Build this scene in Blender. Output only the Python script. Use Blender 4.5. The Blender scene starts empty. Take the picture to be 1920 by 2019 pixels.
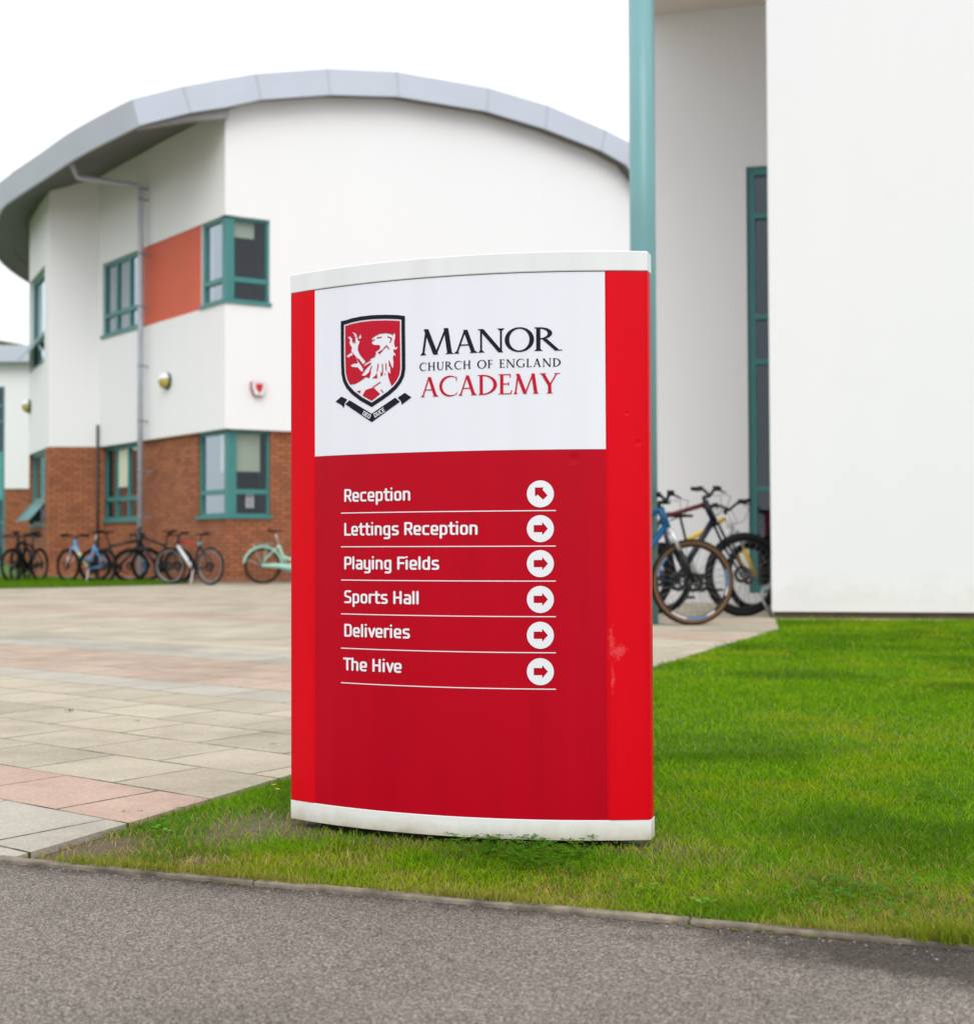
import bpy, math, random
import numpy as np
from mathutils import Matrix, Vector

random.seed(7)
rng = np.random.default_rng(11)
scene = bpy.context.scene
col = scene.collection
R_ = math.radians

# ------------------------------------------------------------------ camera
FPX, CXP, CYP = 2700.0, 960.0, 1009.5          # focal length and centre in photo pixels
EYE = 0.70
PITCH = math.atan(64.5 / FPX)
ROLL = R_(0.22)
fwd = np.array([0, math.cos(PITCH), math.sin(PITCH)])
up0 = np.array([0, -math.sin(PITCH), math.cos(PITCH)])
rt0 = np.array([1.0, 0, 0])
rt = rt0 * math.cos(ROLL) - up0 * math.sin(ROLL)
up = up0 * math.cos(ROLL) + rt0 * math.sin(ROLL)
cam_d = bpy.data.cameras.new('camera')
cam = bpy.data.objects.new('camera', cam_d)
col.objects.link(cam)
cam.matrix_world = Matrix(((rt[0], up[0], -fwd[0], 0), (rt[1], up[1], -fwd[1], 0), (rt[2], up[2], -fwd[2], EYE), (0, 0, 0, 1)))
cam_d.sensor_fit = 'HORIZONTAL'
cam_d.sensor_width = 36
cam_d.lens = FPX / 1920 * 36
cam_d.clip_start = 0.05
cam_d.clip_end = 3000
cam_d.dof.use_dof = True
cam_d.dof.focus_distance = 3.25
cam_d.dof.aperture_fstop = 4.6
scene.camera = cam

# ------------------------------------------------------------------ light
SUN_EL, SUN_AZ = R_(42), R_(172)               # azimuth clockwise from +Y: behind the camera
w = bpy.data.worlds.new('World')
scene.world = w
w.use_nodes = True
wt = w.node_tree
wt.nodes.clear()
wo = wt.nodes.new('ShaderNodeOutputWorld')
bg = wt.nodes.new('ShaderNodeBackground')
sky = wt.nodes.new('ShaderNodeTexSky')
sky.sky_type = 'NISHITA'
sky.sun_disc = False
sky.sun_elevation = SUN_EL
sky.sun_rotation = SUN_AZ
mixw = wt.nodes.new('ShaderNodeMix')
mixw.data_type = 'RGBA'
mixw.inputs[0].default_value = 0.92
# the cloud sheet, in the sky texture's own units: brighter overhead than at the horizon
gtc = wt.nodes.new('ShaderNodeTexCoord'); gsx = wt.nodes.new('ShaderNodeSeparateXYZ'); gcr = wt.nodes.new('ShaderNodeValToRGB'); gsc = wt.nodes.new('ShaderNodeVectorMath')
gcr.color_ramp.elements[0].position = 0.0; gcr.color_ramp.elements[0].color = (0.62, 0.63, 0.655, 1)
gcr.color_ramp.elements[1].position = 0.9; gcr.color_ramp.elements[1].color = (0.98, 0.99, 1.0, 1)
gsc.operation = 'SCALE'; gsc.inputs['Scale'].default_value = 17.3
wt.links.new(gtc.outputs['Generated'], gsx.inputs[0]); wt.links.new(gsx.outputs[2], gcr.inputs[0]); wt.links.new(gcr.outputs[0], gsc.inputs[0]); wt.links.new(gsc.outputs[0], mixw.inputs[7])
bg.inputs[1].default_value = 0.1
wt.links.new(sky.outputs[0], mixw.inputs[6])
wt.links.new(mixw.outputs[2], bg.inputs[0])
wt.links.new(bg.outputs[0], wo.inputs[0])
sd = bpy.data.lights.new('sun', 'SUN')
sd.energy = 1.3
sd.angle = R_(40)
sd.color = (1, 0.97, 0.93)
so = bpy.data.objects.new('sun', sd)
col.objects.link(so)
dsun = Vector((math.sin(SUN_AZ) * math.cos(SUN_EL), math.cos(SUN_AZ) * math.cos(SUN_EL), math.sin(SUN_EL)))
so.rotation_euler = dsun.to_track_quat('Z', 'Y').to_euler()
so.location = (0, -5, 20)
scene.view_settings.view_transform = 'Standard'
scene.view_settings.look = 'None'
scene.view_settings.exposure = 0.0
scene.view_settings.gamma = 1.0

# ------------------------------------------------------------------ measuring helpers
def ray(x, y):
    return fwd + (x - CXP) / FPX * rt + (CYP - y) / FPX * up

def at_z(x, y, z=0.0):
    d = ray(x, y)
    k = (z - EYE) / d[2]
    return np.array([d[0] * k, d[1] * k, z])

def at_y(x, y, Y):
    d = ray(x, y)
    k = Y / d[1]
    return np.array([d[0] * k, Y, EYE + d[2] * k])

def on_plane(x, y, P, D):
    """pixel -> (distance along the vertical plane through P with direction D, height)"""
    d = ray(x, y)
    # P + t D = k d  (in plan)
    A = np.array([[D[0], -d[0]], [D[1], -d[1]]])
    t, k = np.linalg.solve(A, -np.array(P[:2]))
    return t, EYE + d[2] * k

# ------------------------------------------------------------------ materials
def new_mat(name):
    m = bpy.data.materials.new(name)
    m.use_nodes = True
    nt = m.node_tree
    return m, nt, nt.nodes['Principled BSDF']

def N(nt, kind, **kw):
    n = nt.nodes.new(kind)
    for k, v in kw.items():
        setattr(n, k, v)
    return n

def noise(nt, scale, detail=4, rough=0.55, vec=None):
    n = N(nt, 'ShaderNodeTexNoise')
    n.inputs['Scale'].default_value = scale
    n.inputs['Detail'].default_value = detail
    n.inputs['Roughness'].default_value = rough
    if vec is not None:
        nt.links.new(vec, n.inputs['Vector'])
    return n

def ramp(nt, src, stops, mode='LINEAR'):
    r = N(nt, 'ShaderNodeValToRGB')
    r.color_ramp.interpolation = mode
    e = r.color_ramp.elements
    while len(e) < len(stops):
        e.new(0.5)
    for i, (p, c) in enumerate(stops):
        e[i].position = p
        e[i].color = c if len(c) == 4 else (*c, 1)
    nt.links.new(src, r.inputs[0])
    return r

def mixc(nt, fac, a, b, blend='MIX'):
    m = N(nt, 'ShaderNodeMix', data_type='RGBA', blend_type=blend)
    for sock, v in ((m.inputs[0], fac), (m.inputs[6], a), (m.inputs[7], b)):
        if isinstance(v, bpy.types.NodeSocket):
            nt.links.new(v, sock)
        elif isinstance(v, (int, float)):
            sock.default_value = v
        else:
            sock.default_value = (*v[:3], 1)
    return m.outputs[2]

def math_(nt, op, a, b=None, c=None):
    m = N(nt, 'ShaderNodeMath', operation=op)
    for sock, v in zip(m.inputs, (a, b, c)):
        if v is None:
            continue
        if isinstance(v, bpy.types.NodeSocket):
            nt.links.new(v, sock)
        else:
            sock.default_value = v
    return m.outputs[0]

def pos(nt):
    return N(nt, 'ShaderNodeNewGeometry').outputs['Position']

def bump(nt, b, h, strength, dist=0.01):
    n = N(nt, 'ShaderNodeBump')
    n.inputs['Strength'].default_value = strength
    n.inputs['Distance'].default_value = dist
    nt.links.new(h, n.inputs['Height'])
    nt.links.new(n.outputs[0], b.inputs['Normal'])

def plain(name, c, rough=0.5, metal=0.0, var=0.08, nscale=6.0, bmp=0.0, bscale=60.0, spec=0.5, coat=0.0):
    m, nt, b = new_mat(name)
    p = pos(nt)
    n = noise(nt, nscale, vec=p)
    lo = tuple(x * (1 - var) for x in c)
    hi = tuple(min(1, x * (1 + var)) for x in c)
    r = ramp(nt, n.outputs[0], [(0.3, lo), (0.7, hi)])
    nt.links.new(r.outputs[0], b.inputs['Base Color'])
    b.inputs['Roughness'].default_value = rough
    b.inputs['Metallic'].default_value = metal
    b.inputs['Specular IOR Level'].default_value = spec
    b.inputs['Coat Weight'].default_value = coat
    if bmp > 0:
        n2 = noise(nt, bscale, vec=p)
        bump(nt, b, n2.outputs[0], bmp, 0.004)
    return m

def render_mat(name, c):
    """white wall render: soft vertical weather streaks, fine grain"""
    m, nt, b = new_mat(name)
    p = pos(nt)
    mp = N(nt, 'ShaderNodeMapping')
    mp.inputs['Scale'].default_value = (2.2, 2.2, 0.12)
    nt.links.new(p, mp.inputs[0])
    n = noise(nt, 1.6, 5, vec=mp.outputs[0])
    n2 = noise(nt, 0.35, 3, vec=p)
    s = math_(nt, 'ADD', math_(nt, 'MULTIPLY', n.outputs[0], 0.6), math_(nt, 'MULTIPLY', n2.outputs[0], 0.4))
    r = ramp(nt, s, [(0.33, tuple(x * 0.988 for x in c)), (0.6, c)])
    sz = N(nt, 'ShaderNodeSeparateXYZ'); nt.links.new(p, sz.inputs[0])
    n4 = noise(nt, 3.2, 6, 0.7, vec=p)
    dz = math_(nt, 'SUBTRACT', sz.outputs[2], math_(nt, 'MULTIPLY', math_(nt, 'SUBTRACT', n4.outputs[0], 0.42), 0.9))
    kd_ = ramp(nt, dz, [(0.08, (1, 1, 1)), (0.30, (0, 0, 0))])
    n5 = noise(nt, 1.3, 7, 0.75, vec=p)
    k5 = ramp(nt, n5.outputs[0], [(0.60, (0, 0, 0)), (0.78, (1, 1, 1))])
    cc = mixc(nt, math_(nt, 'MULTIPLY', kd_.outputs[0], 0.20), r.outputs[0], (0.50, 0.46, 0.38))
    cc = mixc(nt, math_(nt, 'MULTIPLY', k5.outputs[0], 0.10), cc, (0.62, 0.60, 0.55))
    nt.links.new(cc, b.inputs['Base Color'])
    b.inputs['Roughness'].default_value = 0.85
    b.inputs['Specular IOR Level'].default_value = 0.25
    g = noise(nt, 140, 3, vec=p)
    bump(nt, b, g.outputs[0], 0.25, 0.003)
    return m

def brick_mat():
    m, nt, b = new_mat('orange_brick')
    uv = N(nt, 'ShaderNodeUVMap').outputs[0]
    bt = N(nt, 'ShaderNodeTexBrick')
    nt.links.new(uv, bt.inputs['Vector'])
    bt.offset = 0.5
    bt.inputs['Color1'].default_value = (0.42, 0.142, 0.058, 1)
    bt.inputs['Color2'].default_value = (0.27, 0.082, 0.036, 1)
    bt.inputs['Mortar'].default_value = (0.11, 0.058, 0.036, 1)
    bt.inputs['Scale'].default_value = 1.0
    bt.inputs['Mortar Size'].default_value = 0.0105
    bt.inputs['Mortar Smooth'].default_value = 0.1
    bt.inputs['Bias'].default_value = -0.15
    bt.inputs['Brick Width'].default_value = 0.225
    bt.inputs['Row Height'].default_value = 0.075
    p = pos(nt)
    n = noise(nt, 2.5, 4, vec=p)
    r = ramp(nt, n.outputs[0], [(0.3, (0.9, 0.89, 0.88)), (0.7, (1.10, 1.10, 1.10))])
    c = mixc(nt, 1.0, bt.outputs[0], r.outputs[0], 'MULTIPLY')
    # a few dark burnt bricks / stains
    n3 = noise(nt, 5.5, 2, vec=p)
    k = ramp(nt, n3.outputs[0], [(0.70, (0, 0, 0)), (0.76, (1, 1, 1))])
    c = mixc(nt, math_(nt, 'MULTIPLY', k.outputs[0], 0.28), c, (0.07, 0.05, 0.035))
    nt.links.new(c, b.inputs['Base Color'])
    b.inputs['Roughness'].default_value = 0.9
    bump(nt, b, math_(nt, 'SUBTRACT', 1.0, bt.outputs['Fac']), 0.5, 0.006)
    return m

def glass_mat(name, tint=(0.75, 0.8, 0.82), ior=1.5):
    m, nt, b = new_mat(name)
    nt.nodes.remove(b)
    out = nt.nodes['Material Output']
    fr = N(nt, 'ShaderNodeLayerWeight')
    fr.inputs[0].default_value = 0.5
    tr = N(nt, 'ShaderNodeBsdfTransparent')
    tr.inputs[0].default_value = (*tint, 1)
    gl = N(nt, 'ShaderNodeBsdfGlossy')
    gl.inputs['Roughness'].default_value = 0.02
    gl.inputs['Color'].default_value = (0.80, 0.92, 1.0, 1)
    n = noise(nt, 1.2, 2, vec=pos(nt))
    bp = N(nt, 'ShaderNodeBump')
    bp.inputs['Strength'].default_value = 0.03
    bp.inputs['Distance'].default_value = 0.03
    nt.links.new(n.outputs[0], bp.inputs['Height'])
    nt.links.new(bp.outputs[0], gl.inputs['Normal'])
    mx = N(nt, 'ShaderNodeMixShader')
    f2 = math_(nt, 'MULTIPLY_ADD', math_(nt, 'POWER', fr.outputs['Facing'], 1.6), 1.0, 0.075)
    nt.links.new(f2, mx.inputs[0])
    nt.links.new(tr.outputs[0], mx.inputs[1])
    nt.links.new(gl.outputs[0], mx.inputs[2])
    nt.links.new(mx.outputs[0], out.inputs[0])
    return m

M = {}
M['render'] = render_mat('white_render', (0.832, 0.835, 0.850))
M['brick'] = brick_mat()
M['fascia'] = plain('grey_blue_fascia', (0.50, 0.545, 0.63), 0.45, var=0.03, nscale=0.8)
M['fascia_seam'] = plain('fascia_seam', (0.41, 0.44, 0.51), 0.5)
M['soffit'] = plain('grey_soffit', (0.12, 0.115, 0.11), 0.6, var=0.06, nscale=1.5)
M['canopy'] = plain('canopy_soffit', (0.72, 0.67, 0.62), 0.8, var=0.04, nscale=1.0)
M['teal'] = plain('teal_frame', (0.045, 0.215, 0.21), 0.4, var=0.05)
M['teal_column'] = plain('teal_column_paint', (0.155, 0.345, 0.365), 0.3, var=0.04, nscale=2)
M['glass'] = glass_mat('window_glass')
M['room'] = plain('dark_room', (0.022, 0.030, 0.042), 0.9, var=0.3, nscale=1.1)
M['blind'] = plain('cream_blind', (0.62, 0.66, 0.50), 0.8, var=0.04)
M['orange'] = plain('orange_panel_paint', (0.62, 0.105, 0.045), 0.6, var=0.05, nscale=1.0)
M['pipe'] = plain('grey_pipe', (0.45, 0.48, 0.56), 0.4)
M['bracket'] = plain('bracket_grey', (0.24, 0.26, 0.30), 0.5)
M['pipe_dark'] = plain('dark_pipe', (0.03, 0.035, 0.035), 0.5)
M['lamp_body'] = plain('lamp_green_body', (0.03, 0.07, 0.06), 0.5)
M['lamp_glass'] = plain('lamp_yellow_lens', (0.48, 0.40, 0.08), 0.2, var=0.2, nscale=20)
M['white_plastic'] = plain('white_plastic', (0.78, 0.78, 0.80), 0.35, var=0.03)
M['red_plastic'] = plain('red_plastic', (0.55, 0.02, 0.03), 0.35, var=0.05)
M['dark_red'] = plain('dark_red_plastic', (0.30, 0.015, 0.03), 0.35, var=0.05)
M['paper'] = plain('paper', (0.78, 0.74, 0.76), 0.8, var=0.05, nscale=9)
M['paper_ink'] = plain('paper_ink', (0.62, 0.30, 0.36), 0.8)
M['rubber'] = plain('black_rubber', (0.009, 0.009, 0.010), 0.8, var=0.15, nscale=30, spec=0.2)
M['tan_wall'] = plain('tan_tyre_wall', (0.125, 0.058, 0.018), 0.7, var=0.1, nscale=20)
M['black_metal'] = plain('black_metal', (0.009, 0.010, 0.012), 0.4, var=0.1, spec=0.3)
M['grey_metal'] = plain('grey_metal', (0.30, 0.31, 0.33), 0.35, metal=0.6)
M['silver'] = plain('silver_metal', (0.55, 0.56, 0.58), 0.3, metal=0.7)
M['spoke'] = plain('spoke_metal', (0.20, 0.20, 0.21), 0.4, metal=0.5)
M['galv'] = plain('galvanised_steel', (0.30, 0.31, 0.32), 0.45, metal=0.5, var=0.2, nscale=12)
M['plinth_brick'] = plain('plinth_brick', (0.10, 0.062, 0.045), 0.9, var=0.3, nscale=8)

# ------------------------------------------------------------------ mesh helpers
class MB:
    def __init__(s):
        s.v, s.f, s.uv, s.sm = [], [], [], []
    def vert(s, p):
        s.v.append((float(p[0]), float(p[1]), float(p[2])))
        return len(s.v) - 1
    def face(s, pts, uv=None, smooth=False):
        i = [s.vert(p) for p in pts]
        s.f.append(i); s.uv.append(uv); s.sm.append(smooth)
    def box(s, c, sx, sy, sz, ax=(1, 0, 0), ay=(0, 1, 0), az=(0, 0, 1)):
        c = np.array(c, float)
        X, Y, Z = (np.array(a, float) * h / 2 for a, h in ((ax, sx), (ay, sy), (az, sz)))
        i = [s.vert(c + a * X + b * Y + d * Z) for d in (-1, 1) for b in (-1, 1) for a in (-1, 1)]
        for q in ((0, 2, 3, 1), (4, 5, 7, 6), (0, 1, 5, 4), (2, 6, 7, 3), (0, 4, 6, 2), (1, 3, 7, 5)):
            s.f.append([i[k] for k in q]); s.uv.append(None); s.sm.append(False)
    def tube(s, path, rad, n=8, caps=True):
        path = [np.array(p, float) for p in path]
        m = len(path)
        rad = [rad] * m if isinstance(rad, (int, float)) else list(rad)
        rings = []
        prev = None
        for k, p in enumerate(path):
            d = path[min(k + 1, m - 1)] - path[max(k - 1, 0)]
            d = d / (np.linalg.norm(d) + 1e-12)
            if prev is None:
                a = np.cross(d, (0, 0, 1) if abs(d[2]) < 0.9 else (1, 0, 0))
            else:
                a = prev - d * np.dot(prev, d)
            a = a / np.linalg.norm(a)
            prev = a
            b = np.cross(d, a)
            rings.append([s.vert(p + rad[k] * (math.cos(t) * a + math.sin(t) * b)) for t in np.linspace(0, 2 * math.pi, n, endpoint=False)])
        for r0, r1 in zip(rings, rings[1:]):
            for j in range(n):
                s.f.append([r0[j], r0[(j + 1) % n], r1[(j + 1) % n], r1[j]]); s.uv.append(None); s.sm.append(True)
        if caps:
            s.f.append(rings[0][::-1]); s.uv.append(None); s.sm.append(False)
            s.f.append(rings[-1]); s.uv.append(None); s.sm.append(False)
    def lathe(s, prof, c, axis=(0, 1, 0), ref=(1, 0, 0), n=40, closed=True, a0=0.0, a1=2 * math.pi):
        """profile of (radius, offset along the axis)"""
        c = np.array(c, float); ax = np.array(axis, float); e1 = np.array(ref, float); e2 = np.cross(ax, e1)
        full = abs(a1 - a0 - 2 * math.pi) < 1e-6
        ts = np.linspace(a0, a1, n, endpoint=not full)
        rings = [[s.vert(c + r * (math.cos(t) * e1 + math.sin(t) * e2) + o * ax) for r, o in prof] for t in ts]
        k = len(prof)
        pairs = list(zip(rings, rings[1:])) + ([(rings[-1], rings[0])] if full else [])
        for r0, r1 in pairs:
            for j in range(k if closed else k - 1):
                s.f.append([r0[j], r0[(j + 1) % k], r1[(j + 1) % k], r1[j]]); s.uv.append(None); s.sm.append(True)
    def prism(s, poly, z0, z1):
        n = len(poly)
        a = [s.vert((p[0], p[1], z0)) for p in poly]
        b = [s.vert((p[0], p[1], z1)) for p in poly]
        s.f.append(a[::-1]); s.f.append(b)
        s.uv += [None, None]; s.sm += [False, False]
        for i in range(n):
            s.f.append([a[i], a[(i + 1) % n], b[(i + 1) % n], b[i]]); s.uv.append(None); s.sm.append(False)
    def xform(s, fn, start=0):
        s.v[start:] = [tuple(fn(np.array(p))) for p in s.v[start:]]
    def build(s, name, mat, parent=None):
        me = bpy.data.meshes.new(name)
        me.from_pydata(s.v, [], s.f)
        if any(u is not None for u in s.uv):
            L = me.uv_layers.new(name='UVMap')
            k = 0
            for f, u in zip(s.f, s.uv):
                for j in range(len(f)):
                    L.data[k].uv = u[j] if u is not None else (0, 0)
                    k += 1
        me.polygons.foreach_set('use_smooth', s.sm)
        mats = mat if isinstance(mat, (list, tuple)) else [mat]
        for mm in mats:
            me.materials.append(mm)
        o = bpy.data.objects.new(name, me)
        col.objects.link(o)
        if parent is not None:
            o.parent = parent
        return o

def thing(name, label, cat, loc=(0, 0, 0), rot=(0, 0, 0), group=None):
    o = bpy.data.objects.new(name, None)
    o.empty_display_size = 0.2
    col.objects.link(o)
    o.location = loc
    o.rotation_euler = rot
    tag(o, label, cat, group)
    return o

def tag(o, label=None, cat=None, group=None, kind=None):
    for k, v in (('label', label), ('category', cat), ('group', group), ('kind', kind)):
        if v:
            o[k] = v
    return o

def bevel(o, wdt=0.004, seg=2):
    m = o.modifiers.new('bevel', 'BEVEL')
    m.width = wdt; m.segments = seg; m.limit_method = 'ANGLE'; m.angle_limit = R_(40)
    return o

class Wall:
    """vertical wall sheet through P with direction D; outward normal NO"""
    def __init__(s, P, D, NO):
        s.P = np.array(P, float)[:2]; s.D = np.array(D, float); s.NO = np.array(NO, float)
    def p(s, a, z, off=0.0):
        q = s.P + s.D * a + s.NO * off
        return (q[0], q[1], z)
    def px(s, x, y, off=0.0):
        return on_plane(x, y, s.P + s.NO * off, s.D)
    def quad(s, mb, a0, a1, z0, z1, off=0.0):
        pts = [s.p(a0, z0, off), s.p(a1, z0, off), s.p(a1, z1, off), s.p(a0, z1, off)]
        uv = [(a0, z0), (a1, z0), (a1, z1), (a0, z1)]
        n = np.cross(np.subtract(pts[1], pts[0]), np.subtract(pts[3], pts[0]))
        if n[0] * s.NO[0] + n[1] * s.NO[1] < 0:
            pts, uv = pts[::-1], uv[::-1]
        mb.face(pts, uv)
    def sheet(s, mb, a0, a1, z0, z1, holes=(), depth=0.2, off=0.0):
        A = sorted({a0, a1, *[h[0] for h in holes], *[h[1] for h in holes]})
        Z = sorted({z0, z1, *[h[2] for h in holes], *[h[3] for h in holes]})
        A = [a for a in A if a0 <= a <= a1]; Z = [z for z in Z if z0 <= z <= z1]
        for i in range(len(A) - 1):
            for j in range(len(Z) - 1):
                ca, cz = (A[i] + A[i + 1]) / 2, (Z[j] + Z[j + 1]) / 2
                if any(h[0] < ca < h[1] and h[2] < cz < h[3] for h in holes):
                    continue
                s.quad(mb, A[i], A[i + 1], Z[j], Z[j + 1], off)
        for h in holes:
            for a in (h[0], h[1]):
                if a0 < a < a1:
                    mb.face([s.p(a, max(h[2], z0), off), s.p(a, max(h[2], z0), off - depth), s.p(a, min(h[3], z1), off - depth), s.p(a, min(h[3], z1), off)],
                            [(0, h[2]), (depth, h[2]), (depth, h[3]), (0, h[3])])
            for z in (h[2], h[3]):
                if z0 < z < z1:
                    mb.face([s.p(h[0], z, off), s.p(h[1], z, off), s.p(h[1], z, off - depth), s.p(h[0], z, off - depth)],
                            [(h[0], 0), (h[1], 0), (h[1], depth), (h[0], depth)])
    def bar(s, mb, a0, a1, z0, z1, o0, o1):
        q = (s.P + s.D * (a0 + a1) / 2 + s.NO * (o0 + o1) / 2)
        mb.box((q[0], q[1], (z0 + z1) / 2), abs(a1 - a0), abs(o1 - o0), z1 - z0, (*s.D, 0), (*s.NO, 0))

def frame_bars(wl, a0, a1, z0, z1, transoms, mullions, off, fw=0.07, dp=0.08, tw=0.09, mw=0.07):
    mb = MB()
    wl.bar(mb, a0, a0 + fw, z0, z1, off - dp, off)
    wl.bar(mb, a1 - fw, a1, z0, z1, off - dp, off)
    wl.bar(mb, a0 + fw, a1 - fw, z0, z0 + fw, off - dp, off)
    wl.bar(mb, a0 + fw, a1 - fw, z1 - fw, z1, off - dp, off)
    for t in transoms:
        wl.bar(mb, a0 + fw, a1 - fw, t - tw / 2, t + tw / 2, off - dp, off + 0.004)
    for m_ in mullions:
        wl.bar(mb, m_ - mw / 2, m_ + mw / 2, z0 + fw, z1 - fw, off - dp + 0.004, off - 0.005)
    return mb

def pane_sheet(wl, a0, a1, z0, z1, off):
    mb = MB()
    wl.quad(mb, a0, a1, z0, z1, off)
    return mb

# ================================================================== GROUND
kA = at_z(0, 1694); kB = at_z(1920, 1864)
kd = (kB - kA)[:2]; kd = kd / np.linalg.norm(kd)                  # along the kerb, to the right
kn = np.array([-kd[1], kd[0]])                                    # towards the lawn
eA = at_z(72, 1681); eB = at_z(1523, 1245)
ed = (eB - eA)[:2]; ed = ed / np.linalg.norm(ed)                  # lawn / paving edge, going back
def kerb_pt(t, o=0.0):
    return kA[:2] + kd * t + kn * o
def kerb_hit(P, D):
    A = np.array([[kd[0], -D[0]], [kd[1], -D[1]]])
    t, k = np.linalg.solve(A, np.array(P) - kA[:2])
    return t
T0 = kerb_hit(eA[:2], ed)                                         # kerb position of the lawn's front corner

def ground_mat():
    m, nt, b = new_mat('far_ground')
    n = noise(nt, 0.4, 6, vec=pos(nt))
    r = ramp(nt, n.outputs[0], [(0.3, (0.15, 0.15, 0.125)), (0.7, (0.21, 0.20, 0.175))])
    nt.links.new(r.outputs[0], b.inputs['Base Color'])
    b.inputs['Roughness'].default_value = 0.95
    return m
mb = MB(); mb.face([(-900, -900, -0.06), (900, -900, -0.06), (900, 900, -0.06), (-900, 900, -0.06)])
tag(mb.build('ground', ground_mat()), kind='structure')

def tarmac_mat():
    m, nt, b = new_mat('worn_tarmac')
    p = pos(nt)
    v = N(nt, 'ShaderNodeTexVoronoi'); v.inputs['Scale'].default_value = 280
    nt.links.new(p, v.inputs['Vector'])
    v2 = N(nt, 'ShaderNodeTexVoronoi'); v2.inputs['Scale'].default_value = 440
    nt.links.new(p, v2.inputs['Vector'])
    hs = N(nt, 'ShaderNodeSeparateColor'); nt.links.new(v.outputs['Color'], hs.inputs[0])
    hs2 = N(nt, 'ShaderNodeSeparateColor'); nt.links.new(v2.outputs['Color'], hs2.inputs[0])
    stone = ramp(nt, hs.outputs[0], [(0.0, (0.065, 0.054, 0.047)), (0.4, (0.175, 0.160, 0.140)), (0.75, (0.335, 0.294, 0.258)), (1.0, (0.54, 0.49, 0.43))])
    stone2 = ramp(nt, hs2.outputs[1], [(0.0, (0.05, 0.042, 0.036)), (0.5, (0.20, 0.174, 0.152)), (1.0, (0.46, 0.42, 0.372))])
    c = mixc(nt, 0.36, stone.outputs[0], stone2.outputs[0])
    gap = ramp(nt, v.outputs['Distance'], [(0.45, (1, 1, 1)), (0.8, (0.5, 0.48, 0.47))])
    c = mixc(nt, 0.8, c, gap.outputs[0], 'MULTIPLY')
    n = noise(nt, 1.1, 6, 0.6, vec=p)
    big = ramp(nt, n.outputs[0], [(0.30, (0.76, 0.76, 0.75)), (0.5, (1.0, 1.0, 0.99)), (0.68, (1.14, 1.13, 1.10))])
    c = mixc(nt, 1.0, c, big.outputs[0], 'MULTIPLY')
    # dirt that gathers along the kerb and a damp dark patch on the right
    rel = N(nt, 'ShaderNodeVectorMath', operation='SUBTRACT'); nt.links.new(p, rel.inputs[0]); rel.inputs[1].default_value = (kA[0], kA[1], 0)
    dt = N(nt, 'ShaderNodeVectorMath', operation='DOT_PRODUCT'); nt.links.new(rel.outputs[0], dt.inputs[0]); dt.inputs[1].default_value = (-kn[0], -kn[1], 0)
    dl = N(nt, 'ShaderNodeVectorMath', operation='DOT_PRODUCT'); nt.links.new(rel.outputs[0], dl.inputs[0]); dl.inputs[1].default_value = (kd[0], kd[1], 0)
    nz = noise(nt, 5, 5, 0.65, vec=p)
    d1 = math_(nt, 'ADD', dt.outputs['Value'], math_(nt, 'MULTIPLY', math_(nt, 'SUBTRACT', nz.outputs[0], 0.5), 0.14))
    k1 = ramp(nt, d1, [(0.0, (1, 1, 1)), (0.015, (0.9, 0.9, 0.9)), (0.06, (0.25, 0.25, 0.25)), (0.13, (0, 0, 0))])
    # elongated patch
    P = at_z(1800, 1908); pt = float(np.dot(P[:2] - kA[:2], kd)); pn = float(-np.dot(P[:2] - kA[:2], kn))
    ex = math_(nt, 'DIVIDE', math_(nt, 'SUBTRACT', dl.outputs['Value'], pt + 0.12), 0.52)
    # the damp edge runs back to the kerb: only its outer side fades
    ey = math_(nt, 'DIVIDE', dt.outputs['Value'], 0.20)
    nz2 = noise(nt, 13, 6, 0.75, vec=p)
    rr = math_(nt, 'SQRT', math_(nt, 'ADD', math_(nt, 'MULTIPLY', ex, ex), math_(nt, 'MULTIPLY', ey, ey)))
    rr = math_(nt, 'ADD', rr, math_(nt, 'ADD', math_(nt, 'MULTIPLY', math_(nt, 'SUBTRACT', nz.outputs[0], 0.5), 1.5), math_(nt, 'MULTIPLY', math_(nt, 'SUBTRACT', nz2.outputs[0], 0.5), 0.9)))
    k2 = ramp(nt, math_(nt, 'MULTIPLY', rr, 0.6), [(0.45, (1, 1, 1)), (0.78, (0, 0, 0))])
    kk = math_(nt, 'MAXIMUM', math_(nt, 'MULTIPLY', k1.outputs[0], 0.8), math_(nt, 'MULTIPLY', k2.outputs[0], 0.9))
    c = mixc(nt, kk, c, mixc(nt, 1.0, c, (0.27, 0.255, 0.245), 'MULTIPLY'))
    nt.links.new(c, b.inputs['Base Color'])
    b.inputs['Roughness'].default_value = 0.85
    b.inputs['Specular IOR Level'].default_value = 0.3
    bump(nt, b, math_(nt, 'SUBTRACT', 1.0, v.outputs['Distance']), 0.9, 0.004)
    return m
mb = MB()
q = [kerb_pt(-40, 0.01), kerb_pt(40, 0.01), kerb_pt(40, -25), kerb_pt(-40, -25)]
mb.face([(*a, -0.009) for a in q][::-1])
tag(mb.build('road', tarmac_mat()), kind='structure')

# kerb: concrete edging strips, end to end
KW = 0.026
mb = MB()
t = -14.0
while t < 14:
    L = 0.915
    c = kerb_pt(t + L / 2, KW / 2)
    jz = random.uniform(-0.003, 0.003); jy = random.uniform(-0.003, 0.003)
    c = c + kn * jy
    mb.box((c[0], c[1], -0.0665 + jz * .5 + 0.002), L - 0.003, KW, 0.13, (*kd, 0), (*kn, 0))
    t += L
km = plain('kerb_concrete', (0.19, 0.162, 0.122), 0.9, var=0.55, nscale=16, bmp=0.8, bscale=110)
ko = mb.build('kerb', km); tag(ko, kind='structure'); bevel(ko, 0.004, 2)

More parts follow.
